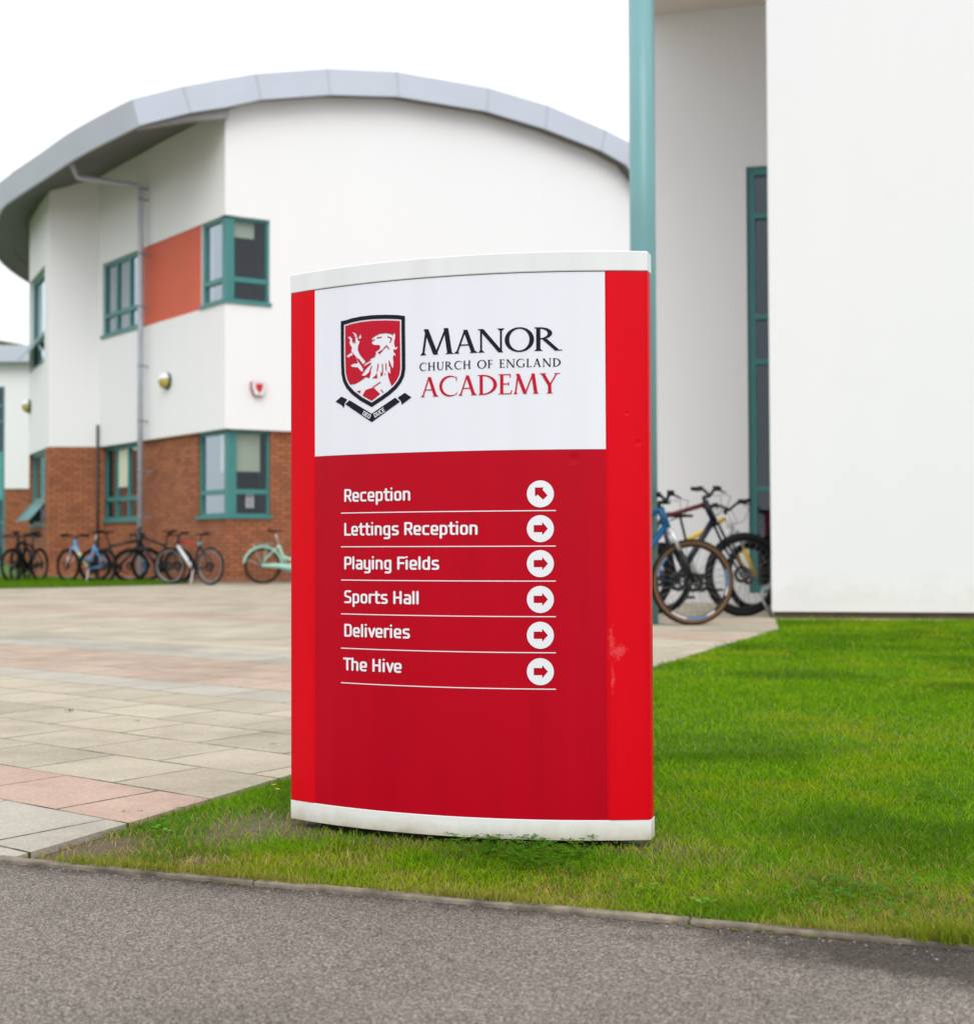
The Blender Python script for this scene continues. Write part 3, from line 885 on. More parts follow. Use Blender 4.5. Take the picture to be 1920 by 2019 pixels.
SANS = {
 'R': ([('M', X0, h_), ('L', X0, TOP), ('L', .33, TOP), ('Q', .47, TOP, .47, .76), ('L', .47, .62), ('Q', .47, .46, .33, .46), ('L', X0, .46), ('M', .30, .44), ('L', .48, h_)], .60),
 'e': ([('M', X0 + .01, .36), ('L', X1, .36), ('L', X1, XH - rr_), ('Q', X1, XH, X1 - rr_, XH), ('L', X0 + rr_, XH), ('Q', X0, XH, X0, XH - rr_), ('L', X0, h_ + rr_), ('Q', X0, h_, X0 + rr_, h_), ('L', .40, h_)], .565),
 'c': ([('M', .40, XH), ('L', X0 + rr_, XH), ('Q', X0, XH, X0, XH - rr_), ('L', X0, h_ + rr_), ('Q', X0, h_, X0 + rr_, h_), ('L', .40, h_)], .535),
 'p': ([('M', X0, -.19), ('L', X0, XH), ('L', X1 - rr_, XH), ('Q', X1, XH, X1, XH - rr_), ('L', X1, h_ + rr_), ('Q', X1, h_, X1 - rr_, h_), ('L', X0, h_)], .575),
 't': ([('M', .15, .90), ('L', .15, h_ + .12), ('Q', .15, h_, .27, h_), ('L', .34, h_), ('M', .03, XH), ('L', .34, XH)], .43),
 'i': ([('M', h_, h_), ('L', h_, XH), ('M', h_, .945), ('L', h_, .95)], .255),
 'o': (bowl(X0, X1, h_, XH), .575),
 'n': ([('M', X0, h_), ('L', X0, XH), ('L', X1 - rr_, XH), ('Q', X1, XH, X1, XH - rr_), ('L', X1, h_)], .585),
 'L': ([('M', X0, TOP), ('L', X0, h_), ('L', .44, h_)], .53),
 'g': ([('M', X1, h_ + .0), ('L', X0 + rr_, h_ + .0), ('Q', X0, h_, X0, h_ + rr_), ('L', X0, XH - rr_), ('Q', X0, XH, X0 + rr_, XH), ('L', X1, XH), ('L', X1, -.08), ('Q', X1, -.20, X1 - .12, -.20), ('L', .12, -.20)], .585),
 's': ([('M', .38, XH), ('L', X0 + .12, XH), ('Q', X0, XH, X0, XH - .11), ('L', X0, .50), ('Q', X0, .40, X0 + .12, .39), ('L', X1 - .15, .37), ('Q', X1 - .02, .35, X1 - .02, .26), ('L', X1 - .02, .19), ('Q', X1 - .02, h_, X1 - .14, h_), ('L', .09, h_)], .545),
 'P': ([('M', X0, h_), ('L', X0, TOP), ('L', .33, TOP), ('Q', .47, TOP, .47, .76), ('L', .47, .58), ('Q', .47, .42, .33, .42), ('L', X0, .42)], .59),
 'l': ([('M', h_, h_), ('L', h_, TOP + .02)], .255),
 'a': ([('M', .12, XH), ('L', X1 - rr_, XH), ('Q', X1, XH, X1, XH - rr_), ('L', X1, h_), ('L', X0 + .12, h_), ('Q', X0, h_, X0, .19), ('L', X0, .29), ('Q', X0, .39, X0 + .12, .40), ('L', X1, .40)], .56),
 'y': ([('M', X0, XH), ('L', X0, h_ + rr_), ('Q', X0, h_, X0 + rr_, h_), ('L', X1, h_), ('M', X1, XH), ('L', X1, -.08), ('Q', X1, -.20, X1 - .12, -.20), ('L', .12, -.20)], .57),
 'F': ([('M', X0, h_), ('L', X0, TOP), ('L', .46, TOP), ('M', X0, .50), ('L', .42, .50)], .54),
 'd': ([('M', X1, TOP + .02), ('L', X1, h_), ('L', X0 + rr_, h_), ('Q', X0, h_, X0, h_ + rr_), ('L', X0, XH - rr_), ('Q', X0, XH, X0 + rr_, XH), ('L', X1, XH)], .58),
 'S': ([('M', .44, TOP), ('L', X0 + .14, TOP), ('Q', X0, TOP, X0, TOP - .14), ('L', X0, .66), ('Q', X0, .54, X0 + .14, .52), ('L', .33, .48), ('Q', .46, .46, .46, .34), ('L', .46, .22), ('Q', .46, h_, .32, h_), ('L', .08, h_)], .60),
 'r': ([('M', X0, h_), ('L', X0, XH), ('L', .31, XH)], .395),
 'H': ([('M', X0, h_), ('L', X0, TOP), ('M', .49, h_), ('L', .49, TOP), ('M', X0, .50), ('L', .49, .50)], .67),
 'D': ([('M', X0, h_), ('L', X0, TOP), ('L', .31, TOP), ('Q', .48, TOP, .48, .74), ('L', .48, .26), ('Q', .48, h_, .31, h_), ('L', X0, h_)], .63),
 'v': ([('M', .06, XH), ('L', .235, h_), ('L', .41, XH)], .48),
 'T': ([('M', .05, TOP), ('L', .51, TOP), ('M', .28, TOP), ('L', .28, h_)], .56),
 'h': ([('M', X0, h_), ('L', X0, TOP + .02), ('M', X0, XH), ('L', X1 - rr_, XH), ('Q', X1, XH, X1, XH - rr_), ('L', X1, h_)], .585),
 'E': ([('M', .44, TOP), ('L', X0, TOP), ('L', X0, h_), ('L', .44, h_), ('M', X0, .5), ('L', .40, .5)], .54),
 'O': (bowl(X0, .48, h_, TOP), .64), 'U': ([('M', X0, TOP), ('L', X0, h_ + rr_), ('Q', X0, h_, X0 + rr_, h_), ('L', .48 - rr_, h_), ('Q', .48, h_, .48, h_ + rr_), ('L', .48, TOP)], .64),
 'C': ([('M', .44, TOP), ('L', X0 + rr_, TOP), ('Q', X0, TOP, X0, TOP - rr_), ('L', X0, h_ + rr_), ('Q', X0, h_, X0 + rr_, h_), ('L', .44, h_)], .57),
 ' ': ([], .29),
}
def sans_segments(text):
    segs, x = [], 0.0
    for ch in text:
        spec, adv = SANS[ch]
        if spec:
            for pl in arcpath(spec):
                segs += [((a[0] + x, a[1]), (b[0] + x, b[1])) for a, b in zip(pl, pl[1:])]
        x += adv
    return segs, x - (SANS[text[-1]][1] - (0.51 if text[-1] not in 'il' else 0.17))
def sans_fn(text, s0, s1, z0, caph, weight=0.075):
    segs, wd_ = sans_segments(text)
    kx = (s1 - s0) / wd_
    def fn(S, Z):
        d = np.full(S.shape, 1e9)
        X, Y = (S - s0) / kx, (Z - z0) / caph
        for a, b in segs:
            d = np.minimum(d, sd_seg(X, Y, a, b))
        return (d - weight) * min(kx, caph)
    return fn
rows = [('Reception', 809.5, 990.0), ('Lettings Reception', 942, 1056.5), ('Playing Fields', 867, 1123), ('Sports Hall', 826, 1189.5), ('Deliveries', 809.5, 1255.5), ('The Hive', 792.5, 1322)]
line_y = [(1010.8, 1007.7), (1077, 1078), (1142.5, 1147), (1209, 1217.5), (1276.3, 1289), (1344.6, 1360.7)]
circ_y = [973.8, 1042.4, 1111.4, 1182, 1252.7, 1324.5]
caph = abs(face_sz(690, 964.2)[1] - face_sz(690, 990)[1])
for (txt, xr, yb), (ya, yb2), cy in zip(rows, line_y, circ_y):
    a = face_sz(679 if txt != 'The Hive' else 677.5, yb); b = face_sz(xr, yb)
    decal('lettering', sans_fn(txt, a[0], b[0], a[1], caph), a[0] - .01, b[0] + .015, a[1] - .012, a[1] + caph + .006, M['vinyl'], res=0.0008)
    l0, l1 = face_sz(672.8, ya), face_sz(1095.7, yb2)
    zl = (l0[1] + l1[1]) / 2
    mb = MB()
    ss = np.linspace(l0[0], l1[0], 30); hw = 0.00115
    for p, q in zip(ss, ss[1:]):
        mb.face([fpos(p, zl - hw, .0012), fpos(q, zl - hw, .0012), fpos(q, zl + hw, .0012), fpos(p, zl + hw, .0012)], smooth=True)
    sbuild(mb, 'divider_line', M['vinyl'])
    c = face_sz(1065.2, cy); rad = (face_sz(1091.7, cy)[0] - face_sz(1038.7, cy)[0]) / 2
    u = rad / 67.0
    arrow = [(-33, -18), (9, -18), (9, -33), (38, 0), (9, 33), (9, 18), (-33, 18)]
    if txt == 'Reception':
        arrow = [(-27, 32), (18, 32), (11, 21), (36, -8), (14, -29), (-14, -4), (-27, -14)]
    arrow = [(c[0] + x * u, c[1] + y * u) for x, y in arrow]
    decal('arrow_disc', lambda S, Z, c=c, arrow=arrow, rad=rad: np.maximum(np.hypot(S - c[0], Z - c[1]) - rad, -sd_poly(S, Z, arrow)),
          c[0] - rad - .003, c[0] + rad + .003, c[1] - rad - .003, c[1] + rad + .003, M['vinyl'])

# ---- serif capitals
TK, TN, SH = 0.135, 0.058, 0.032
def diag(x0, x1, w0, z0=0.0, z1=1.0):
    return ('poly', [(x0 - w0 / 2, z0), (x0 + w0 / 2, z0), (x1 + w0 / 2, z1), (x1 - w0 / 2, z1)])
def rect(x0, x1, z0, z1): return ('poly', [(x0, z0), (x1, z0), (x1, z1), (x0, z1)])
def serif(x0, x1, z, upw=True):
    s = SH if upw else -SH
    return ('poly', [(x0, z), (x1, z), ((x0 + x1) / 2 + (x1 - x0) * .32, z + s * 1.0), ((x0 + x1) / 2 + (x1 - x0) * .22, z + s * 2.4), ((x0 + x1) / 2 - (x1 - x0) * .22, z + s * 2.4), ((x0 + x1) / 2 - (x1 - x0) * .32, z + s)])
def stem(x, w=TK): return rect(x - w / 2, x + w / 2, 0, 1)
def ring(c, rx, rz, ci, ix, iz, clip=None): return ('ring', c, rx, rz, ci, ix, iz, clip)
SERIF = {
 'A': ([diag(.10, .40, .062), diag(.70, .41, .145), rect(.20, .58, .33, .375), serif(0, .20, 0), serif(.56, .86, 0)], .86),
 'M': ([diag(.10, .22, .065), diag(.52, .20, .15), diag(.52, .86, .062), diag(.98, .86, .145), serif(0, .21, 0), serif(.84, 1.12, 0)], 1.12),
 'N': ([rect(.08, .14, 0, 1), diag(.80, .11, .16, -.02, 1.0), rect(.775, .835, -.02, 1), serif(0, .23, 0), serif(.67, .94, 1, False), rect(.0, .12, .97, 1)], .94),
 'O': ([ring((.5, .5), .5, .525, (.5, .5), .352, .468)], 1.0),
 'R': ([stem(.15), ring((.2, .745), .42, .255, (.2, .74), .275, .205, ('x>', .17)), diag(.80, .36, .16, 0.0, .50), serif(.0, .31, 0), rect(.02, .15, .965, 1), rect(.70, .96, 0, .03)], .93),
 'C': ([ring((.48, .5), .48, .525, (.545, .5), .42, .462, ('x<', .80)), rect(.765, .80, .74, .955), rect(.775, .80, .06, .20)], .84),
 'D': ([stem(.15), ring((.2, .5), .64, .5, (.2, .5), .49, .445, ('x>', .17)), serif(0, .30, 0), rect(.0, .2, .965, 1)], .88),
 'E': ([stem(.15), rect(.15, .53, .955, 1), rect(.15, .47, .49, .54), rect(.15, .56, 0, .045), rect(.50, .54, .83, 1), rect(.44, .47, .42, .61), ('poly', [(.50, 0), (.56, 0), (.60, .2), (.57, .2)]), rect(0, .2, 0, .03), rect(0, .2, .97, 1)], .62),
 'Y': ([diag(.42, .13, .15, .42, 1.0), diag(.44, .74, .062, .42, 1), rect(.36, .50, 0, .50), serif(.28, .58, 0), rect(0, .28, .97, 1), rect(.62, .88, .97, 1)], .88),
 'H': ([stem(.15), stem(.70), rect(.15, .70, .48, .53), serif(0, .30, 0), serif(.55, .85, 0), serif(0, .30, 1, False), serif(.55, .85, 1, False)], .88),
 'U': ([rect(.08, .215, .3, 1), rect(.66, .72, .3, 1), ring((.40, .33), .32, .35, (.435, .33), .225, .28, ('z<', .34)), serif(0, .30, 1, False), serif(.56, .82, 1, False)], .82),
 'F': ([stem(.15), rect(.15, .52, .955, 1), rect(.15, .46, .47, .52), rect(.49, .52, .83, 1), rect(.43, .46, .41, .59), serif(0, .30, 0), rect(0, .2, .97, 1)], .58),
 'G': ([ring((.48, .5), .48, .525, (.545, .5), .42, .462, ('x<', .82)), rect(.77, .80, .74, .955), rect(.735, .865, .04, .42), rect(.66, .93, .40, .43)], .93),
 'L': ([stem(.15), rect(.15, .54, 0, .045), ('poly', [(.48, 0), (.54, 0), (.58, .2), (.55, .2)]), serif(0, .30, 1, False), rect(0, .2, 0, .03)], .60),
 ' ': ([], .42),
}
def prim(X, Y, g):
    if g[0] == 'poly':
        return sd_poly(X, Y, g[1])
    _, c, rx, rz, ci, ix, iz, clip = g
    d = np.maximum(sd_ell(X, Y, c, rx, rz), -sd_ell(X, Y, ci, ix, iz))
    if clip:
        k, v = clip
        d = np.maximum(d, {'x>': v - X, 'x<': X - v, 'z<': Y - v}[k])
    return d
def serif_fn(text, s0, s1, z0, caph, track=0.03, big0=1.0, bold=0.0):
    prims, x = [], 0.0
    for i, ch in enumerate(text):
        gl, adv = SERIF[ch]
        k = big0 if i == 0 else 1.0
        prims += [(x, k, g) for g in gl]
        x += adv * k + (track if i < len(text) - 1 else 0)
    kx = (s1 - s0) / x
    def fn(S, Z):
        X, Y = (S - s0) / kx, (Z - z0) / caph
        d = np.full(S.shape, 1e9)
        for ox, k, g in prims:
            d = np.minimum(d, prim((X - ox) / k, Y / k, g) * k)
        return (d - bold) * min(kx, caph)
    return fn
for txt, xl, xr, yb, yt, ybr, ytr, mat, big, tr, bold in (
        ('MANOR', 828.5, 1106.5, 700, 0, 691, 645, 'ink', 1.12, 0.0, 0.004), ('CHURCH OF ENGLAND', 827.5, 1106, 731, 0, 722.5, 706.5, 'ink', 1.0, 0.14, 0.006),
        ('ACADEMY', 829.5, 1104.5, 783, 0, 775, 735.5, 'ink_red', 1.0, 0.02, 0.002)):
    a, b = face_sz(xl, yb), face_sz(xr, ybr)
    z0 = (a[1] + b[1]) / 2
    ch = face_sz(xr - 20, ytr)[1] - face_sz(xr - 20, ybr + .2)[1]
    decal('lettering', serif_fn(txt, a[0], b[0], z0, ch, tr, big, bold), a[0] - .004, b[0] + .006, z0 - .004, z0 + ch * 1.2, M[mat], res=0.0007)

# ---- crest (outline read off the photo, laid on the panel at its own size)
def CZ(pts): return [tuple(face_sz(640 + x / 7.89, 600 + y / 7.89)) for x, y in pts]
shield = CZ([(255, 262), (330, 246), (420, 218), (560, 188), (740, 167), (960, 160), (1150, 166), (1252, 180), (1252, 400), (1256, 700), (1258, 1000), (1238, 1120), (1190, 1220), (1120, 1310), (1020, 1400), (900, 1487), (735, 1597),
             (560, 1500), (430, 1400), (340, 1300), (290, 1200), (265, 1080), (258, 900), (255, 600)])
us = (face_sz(740, 700)[0] - face_sz(720, 700)[0]) / 20 / 7.89
cb = (min(p[0] for p in shield) - .02, max(p[0] for p in shield) + .02, min(p[1] for p in shield) - .04, max(p[1] for p in shield) + .005)
lion = [CZ(p) for p in (
    # head, mane and chest
    [(735, 530), (790, 490), (860, 455), (960, 445), (1040, 462), (1062, 482), (1080, 438), (1100, 465), (1098, 520), (1085, 570), (1088, 640), (1102, 668), (1142, 650), (1130, 690), (1095, 706), (1072, 692), (1076, 740), (1106, 770), (1100, 802),
     (1070, 786), (1064, 830), (1076, 900), (1066, 998), (1042, 962), (1018, 890), (1022, 980), (1028, 1078), (1002, 1062), (985, 1030), (990, 1095), (960, 1105), (935, 1060), (940, 1110), (915, 1100), (880, 1040), (870, 1120), (820, 1152), (815, 1060),
     (790, 1110), (735, 1152), (700, 1145), (725, 1040), (690, 1060), (630, 1110), (572, 1106), (640, 1010), (730, 915), (690, 930), (610, 978), (600, 965), (640, 915), (730, 862), (700, 858), (720, 842), (790, 812), (770, 796), (800, 790), (795, 735), (850, 700),
     (870, 660), (850, 630), (790, 632), (760, 625), (735, 600), (742, 570)],
    # raised paw and arm
    [(385, 570), (430, 565), (452, 612), (480, 522), (515, 500), (520, 560), (552, 570), (525, 640), (518, 700), (545, 770), (590, 830), (636, 885), (628, 912), (590, 935), (560, 900), (520, 850), (470, 790), (415, 725), (425, 670), (395, 620)],
    [(350, 510), (400, 495), (437, 540), (430, 566), (395, 560), (388, 528)], [(425, 430), (470, 436), (502, 470), (500, 512), (470, 505), (463, 465)], [(566, 455), (572, 520), (540, 542), (534, 500)],
    [(338, 802), (390, 765), (425, 738), (442, 790), (402, 800), (380, 828)],
    [(402, 942), (450, 920), (520, 912), (478, 800), (512, 868), (562, 935), (604, 1005), (592, 1052), (560, 1030), (520, 978), (430, 972)],
    # body and hind quarters
    [(320, 1236), (400, 1246), (480, 1236), (560, 1190), (640, 1130), (700, 1145), (830, 1150), (900, 1100), (985, 1092), (1006, 1170), (1045, 1275), (1080, 1255), (1120, 1240), (1100, 1420), (735, 1640), (380, 1420), (300, 1300)])]
lion_red = [CZ(p) for p in ([(640, 1332), (760, 1290), (866, 1392), (735, 1500), (590, 1420)], [(486, 1352), (568, 1338), (540, 1398)], [(795, 640), (850, 632), (872, 660), (850, 695), (810, 690)], [(790, 765), (850, 735), (920, 690), (905, 720), (850, 775), (830, 745)])]
lines = [CZ(p) for p in ([(760, 1285), (868, 1210)], [(880, 1330), (920, 1380)], [(820, 520), (885, 508)], [(985, 500), (1045, 530)], [(1045, 530), (1020, 590)], [(610, 975), (720, 910)], [(700, 1045), (735, 960)], [(820, 1040), (835, 930)], [(905, 1060), (900, 930)],
    [(960, 1020), (955, 920)], [(1012, 960), (1005, 880)], [(920, 690), (965, 640)], [(965, 640), (1000, 690)], [(745, 565), (775, 548)], [(480, 600), (470, 540)], [(590, 930), (530, 850)])]
def crest_red(S, Z):
    inner = sd_poly(S, Z, shield) + 74 * us
    L = np.full(S.shape, 1e9)
    for p in lion:
        L = np.minimum(L, sd_poly(S, Z, p))
    for p in lion_red:
        L = np.maximum(L, -sd_poly(S, Z, p))
    for a, b in lines:
        L = np.maximum(L, -(sd_seg(S, Z, a, b) - 7 * us))
    return np.maximum(inner, -L)
def crest_dark(S, Z):
    d = sd_poly(S, Z, shield)
    return np.maximum(d, -(d + 52 * us))
crest = decal('crest_shield', crest_dark, *cb, M['ink'], res=0.0008)
decal('lion_field', crest_red, *cb, M['ink_red'], res=0.0007, parent=crest)
ribbon = [CZ(p) for p in ([(172, 1512), (265, 1435), (355, 1478), (320, 1530), (300, 1612), (268, 1568)], [(390, 1490), (735, 1700), (735, 1832), (325, 1552)], [(735, 1700), (1100, 1450), (1172, 1515), (735, 1832)], [(1138, 1450), (1250, 1375), (1352, 1445), (1200, 1562), (1192, 1510)])]
def ribbon_fn(S, Z):
    d = np.full(S.shape, 1e9)
    for p in ribbon:
        d = np.minimum(d, sd_poly(S, Z, p))
    return d
decal('ribbon', ribbon_fn, cb[0] - .005, cb[1] + .005, cb[2] - .005, cb[3], M['ink'], res=0.0008, parent=crest)
def motto(text, p0, p1, hz):
    a, b = CZ([p0, p1]); L = math.hypot(b[0] - a[0], b[1] - a[1]); ux, uz = (b[0] - a[0]) / L, (b[1] - a[1]) / L
    f = sans_fn(text, 0, L, 0, hz * us, 0.075)
    return lambda S, Z: f((S - a[0]) * ux + (Z - a[1]) * uz, -(S - a[0]) * uz + (Z - a[1]) * ux)
mA, mB = motto('DEO', (588, 1718), (700, 1782), 62), motto('DUCE', (790, 1765), (950, 1664), 62)
decal('motto', lambda S, Z: np.minimum(mA(S, Z), mB(S, Z)), cb[0], cb[1], cb[2] - .005, cb[2] + .06, M['vinyl'], off=0.002, res=0.0004, parent=crest)

# ================================================================== LEFT BUILDING (two storeys, arched roof)
Cc = at_y(443.5, 700, 25.0)[:2]
Ld = np.array([-0.622, 0.784]); Ld /= np.linalg.norm(Ld)
Ln = np.array([-Ld[1], Ld[0]])
if Ln[1] > 0: Ln = -Ln
Rd = np.array([0.857, 0.515]); Rd /= np.linalg.norm(Rd)
Rn = np.array([Rd[1], -Rd[0]])
bld = thing('school_building', 'two storey white school block on orange brick with an arched grey roof and teal windows', 'building', (Cc[0], Cc[1], 0))
def bbuild(mb, name, mat, parent=None):
    mb.xform(lambda p: p - np.array([Cc[0], Cc[1], 0]))
    return mb.build(name, mat, parent or bld)
WL = Wall(Cc, Ld, Ln)        # left face, a grows to the left
WR = Wall(Cc, Rd, Rn)        # gable face, a grows to the right
ZB = 2.845                   # top of the brick
aI = WL.px(195.5, 900)[0]
Ip = Cc + Ld * aI
Pp = at_y(95.5, 900, 29.45)[:2]
Q1 = at_y(73, 890, 30.45)[:2]; Q2 = at_y(56.5, 893, 32.1)[:2]
IPd = (Pp - Ip); lIP = np.linalg.norm(IPd); IPd /= lIP
IPn = np.array([-IPd[1], IPd[0]]); IPn = IPn if IPn[1] < 0 else -IPn
WI = Wall(Ip, IPd, IPn)
QD = (Q2 - Pp); QD /= np.linalg.norm(QD); Qn = np.array([-QD[1], QD[0]]); Qn = Qn if Qn[0] < 0 else -Qn
WQ = Wall(Pp, QD, Qn)
lPQ = np.linalg.norm(Q2 - Pp)
BS = 0.10                    # brick set back behind the render
# window extents (a, z)
WR_px = lambda x, y, o: WR.px(x, y, o)[0]
w1L = WL.px(206.0, 590, -.05)[0]; w1R = WL.px(281.5, 560)[0]
g1L = WL.px(205.5, 950, -.14)[0]; g1R = WL.px(280.5, 940, -.14)[0]; gO = WL.px(394.0, 930, -.14)[0]; gC = WR_px(531.5, 930, -.14)
oR = WL.px(396.5, 520)[0]
cR = WR.px(532.5, 520)[0]
zU0, zU1 = 5.16, 6.78
zG0 = 1.20
ZWT = 8.75
qa, qb = 0.62, lPQ - 0.02
mb = MB()
WL.sheet(mb, 0, aI, ZB, ZWT, [(0, oR, zU0, zU1), (w1R, w1L, zU0, zU1), (oR, w1R, zU0, zU1)], 0.26)
WI.sheet(mb, 0, lIP, ZB, ZWT, (), 0.2)
WQ.sheet(mb, 0, lPQ, ZB, ZWT, [(qa, qb, 4.75, 6.9)], 0.2)
back = [Q2, np.array([-11.25, 34.0]), np.array([-11.6, 37.0]), np.array([-11.6, 44.0]), np.array([2, 46.0])]
for p, q in zip(back, back[1:]):
    d = (q - p); l = np.linalg.norm(d); Wb = Wall(p, d / l, np.array([-(d / l)[1], (d / l)[0]]))
    Wb.sheet(mb, 0, l, ZB, ZWT if q[0] < 0 else 8.5)
# gable wall, following the arch
bot_px = [(274.6, 246.6), (376, 221), (445, 210.6), (514.5, 195.4), (650.5, 185.8), (785.7, 189.3), (960.3, 218.4), (1075.4, 253), (1186, 296), (1234.7, 323.7)]
top_px = [(261.3, 194.6), (360, 169.8), (432, 156.5), (503.9, 144.8), (645, 134.6), (781.6, 140.8), (963, 172.7), (1079.5, 207.3), (1193, 255.8), (1246, 283)]
GO = 0.35
Gb = [WR.px(x, y, GO) for x, y in bot_px]; Gt = [WR.px(x, y, GO) for x, y in top_px]
apex = 4.75
extra_b = [(10.3, 7.65), (11.4, 7.2)]; extra_t = [(10.45, 8.15), (11.6, 7.7)]
Gb += extra_b; Gt += extra_t
print('GABLE b', [(round(a, 2), round(z, 2)) for a, z in Gb]); print('GABLE t', [(round(a, 2), round(z, 2)) for a, z in Gt])
gt_, gz_ = [a for a, z in Gb], [z for a, z in Gb]
aEnd = 9.6
WR.sheet(mb, 0, aEnd, ZB, 7.4, [(0, cR, zU0, zU1)], 0.26)
xs = sorted({0.0, aEnd, *[a for a in gt_ if 0 < a < aEnd]})
for a0, a1 in zip(xs, xs[1:]):
    z0_, z1_ = np.interp([a0, a1], gt_, gz_) + 0.22
    mb.face([WR.p(a0, 7.4), WR.p(a1, 7.4), WR.p(a1, z1_), WR.p(a0, z0_)])
# far side
e_ = Cc + Rd * aEnd
Wx = Wall(e_, np.array([-Rn[0], -Rn[1]]), Rd); Wx.sheet(mb, 0, 14, ZB, 7.6)
# underside lip of the render over the brick
for wl, a0, a1 in ((WL, 0, aI), (WI, 0, lIP), (WQ, 0, lPQ), (WR, 0, aEnd)):
    mb.face([wl.p(a0, ZB), wl.p(a1, ZB), wl.p(a1, ZB, -BS - .02), wl.p(a0, ZB, -BS - .02)])
bbuild(mb, 'rendered_wall', M['render'])

mb = MB()
def corner_in(W1, W2, off):
    """meeting point of the two walls set back"""
    p1, p2 = W1.P + W1.NO * off, W2.P + W2.NO * off
    A = np.array([[W1.D[0], -W2.D[0]], [W1.D[1], -W2.D[1]]])
    t = np.linalg.solve(A, p2 - p1)
    return t
tLR = corner_in(WL, WR, -BS)
WL.sheet(mb, tLR[0], aI, -0.05, ZB, [(tLR[0], gO, zG0, ZB), (g1R, g1L, zG0, ZB)], 0.18, -BS)
WR.sheet(mb, tLR[1], aEnd, -0.05, ZB, [(tLR[1], gC, zG0, ZB)], 0.18, -BS)
WI.sheet(mb, -0.124, lIP, -0.05, ZB, (), 0.1, -0.012)
tQ = corner_in(WI, WQ, -0.012)
WQ.sheet(mb, tQ[1], lPQ, -0.05, ZB, [(qa, qb, 1.15, ZB)], 0.2, -0.012)
for p, q in zip(back, back[1:]):
    d = (q - p); l = np.linalg.norm(d); Wb = Wall(p, d / l, np.array([-(d / l)[1], (d / l)[0]])); Wb.sheet(mb, 0, l, -0.05, ZB, (), .1, -0.02)
Wx.sheet(mb, 0, 14, -0.05, ZB, (), .1, -BS)
bbuild(mb, 'brick_wall', M['brick'])
mb = MB()
for wl, off, a0, a1 in ((WL, -BS, tLR[0], aI), (WR, -BS, tLR[1], aEnd), (WI, -0.012, 0.02, lIP)):
    wl.bar(mb, a0, a1, 0.0, 0.075, off, off + 0.012)
bbuild(mb, 'damp_course', plain('pale_brick_base', (0.27, 0.18, 0.13), 0.9, var=0.25, nscale=5))

# windows
def window(name, wl, a0, a1, z0, z1, transoms, mullions, off, sill=True, room=True, parts=()):
    fo = bbuild(frame_bars(wl, a0, a1, z0, z1, transoms, mullions, off), name, M['teal'])
    pane = pane_sheet(wl, a0 + .03, a1 - .03, z0 + .03, z1 - .03, off - 0.045)
    bbuild(pane, 'pane', M['glass'], fo)
    if sill:
        s = MB(); wl.bar(s, a0 - .03, a1 + .03, z0 - 0.05, z0 + 0.012, off - 0.02, off + 0.09)
        bbuild(s, 'sill', M['teal'], fo)
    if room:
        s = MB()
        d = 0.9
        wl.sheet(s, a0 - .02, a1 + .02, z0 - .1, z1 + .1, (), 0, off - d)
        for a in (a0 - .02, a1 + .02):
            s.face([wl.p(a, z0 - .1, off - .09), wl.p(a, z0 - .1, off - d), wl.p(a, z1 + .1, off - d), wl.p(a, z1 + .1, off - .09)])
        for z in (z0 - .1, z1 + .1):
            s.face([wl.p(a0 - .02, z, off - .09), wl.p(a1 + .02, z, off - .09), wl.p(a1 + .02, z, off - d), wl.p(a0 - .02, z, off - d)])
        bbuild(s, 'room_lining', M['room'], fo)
    return fo
WO = -0.05
m1 = [w1R + (w1L - w1R) * k for k in (0.36, 0.68)]
wu1 = window('window', WL, w1R + .01, w1L - .01, zU0 + .05, zU1 - .01, [5.64], m1, WO)
m2 = [g1R + (g1L - g1R) * k for k in (0.36, 0.68)]
wg1 = window('window', WL, g1R + .01, g1L - .01, zG0 + .05, ZB - .012, [1.70], m2, WO - 0.09)
tU = corner_in(WL, WR, WO)
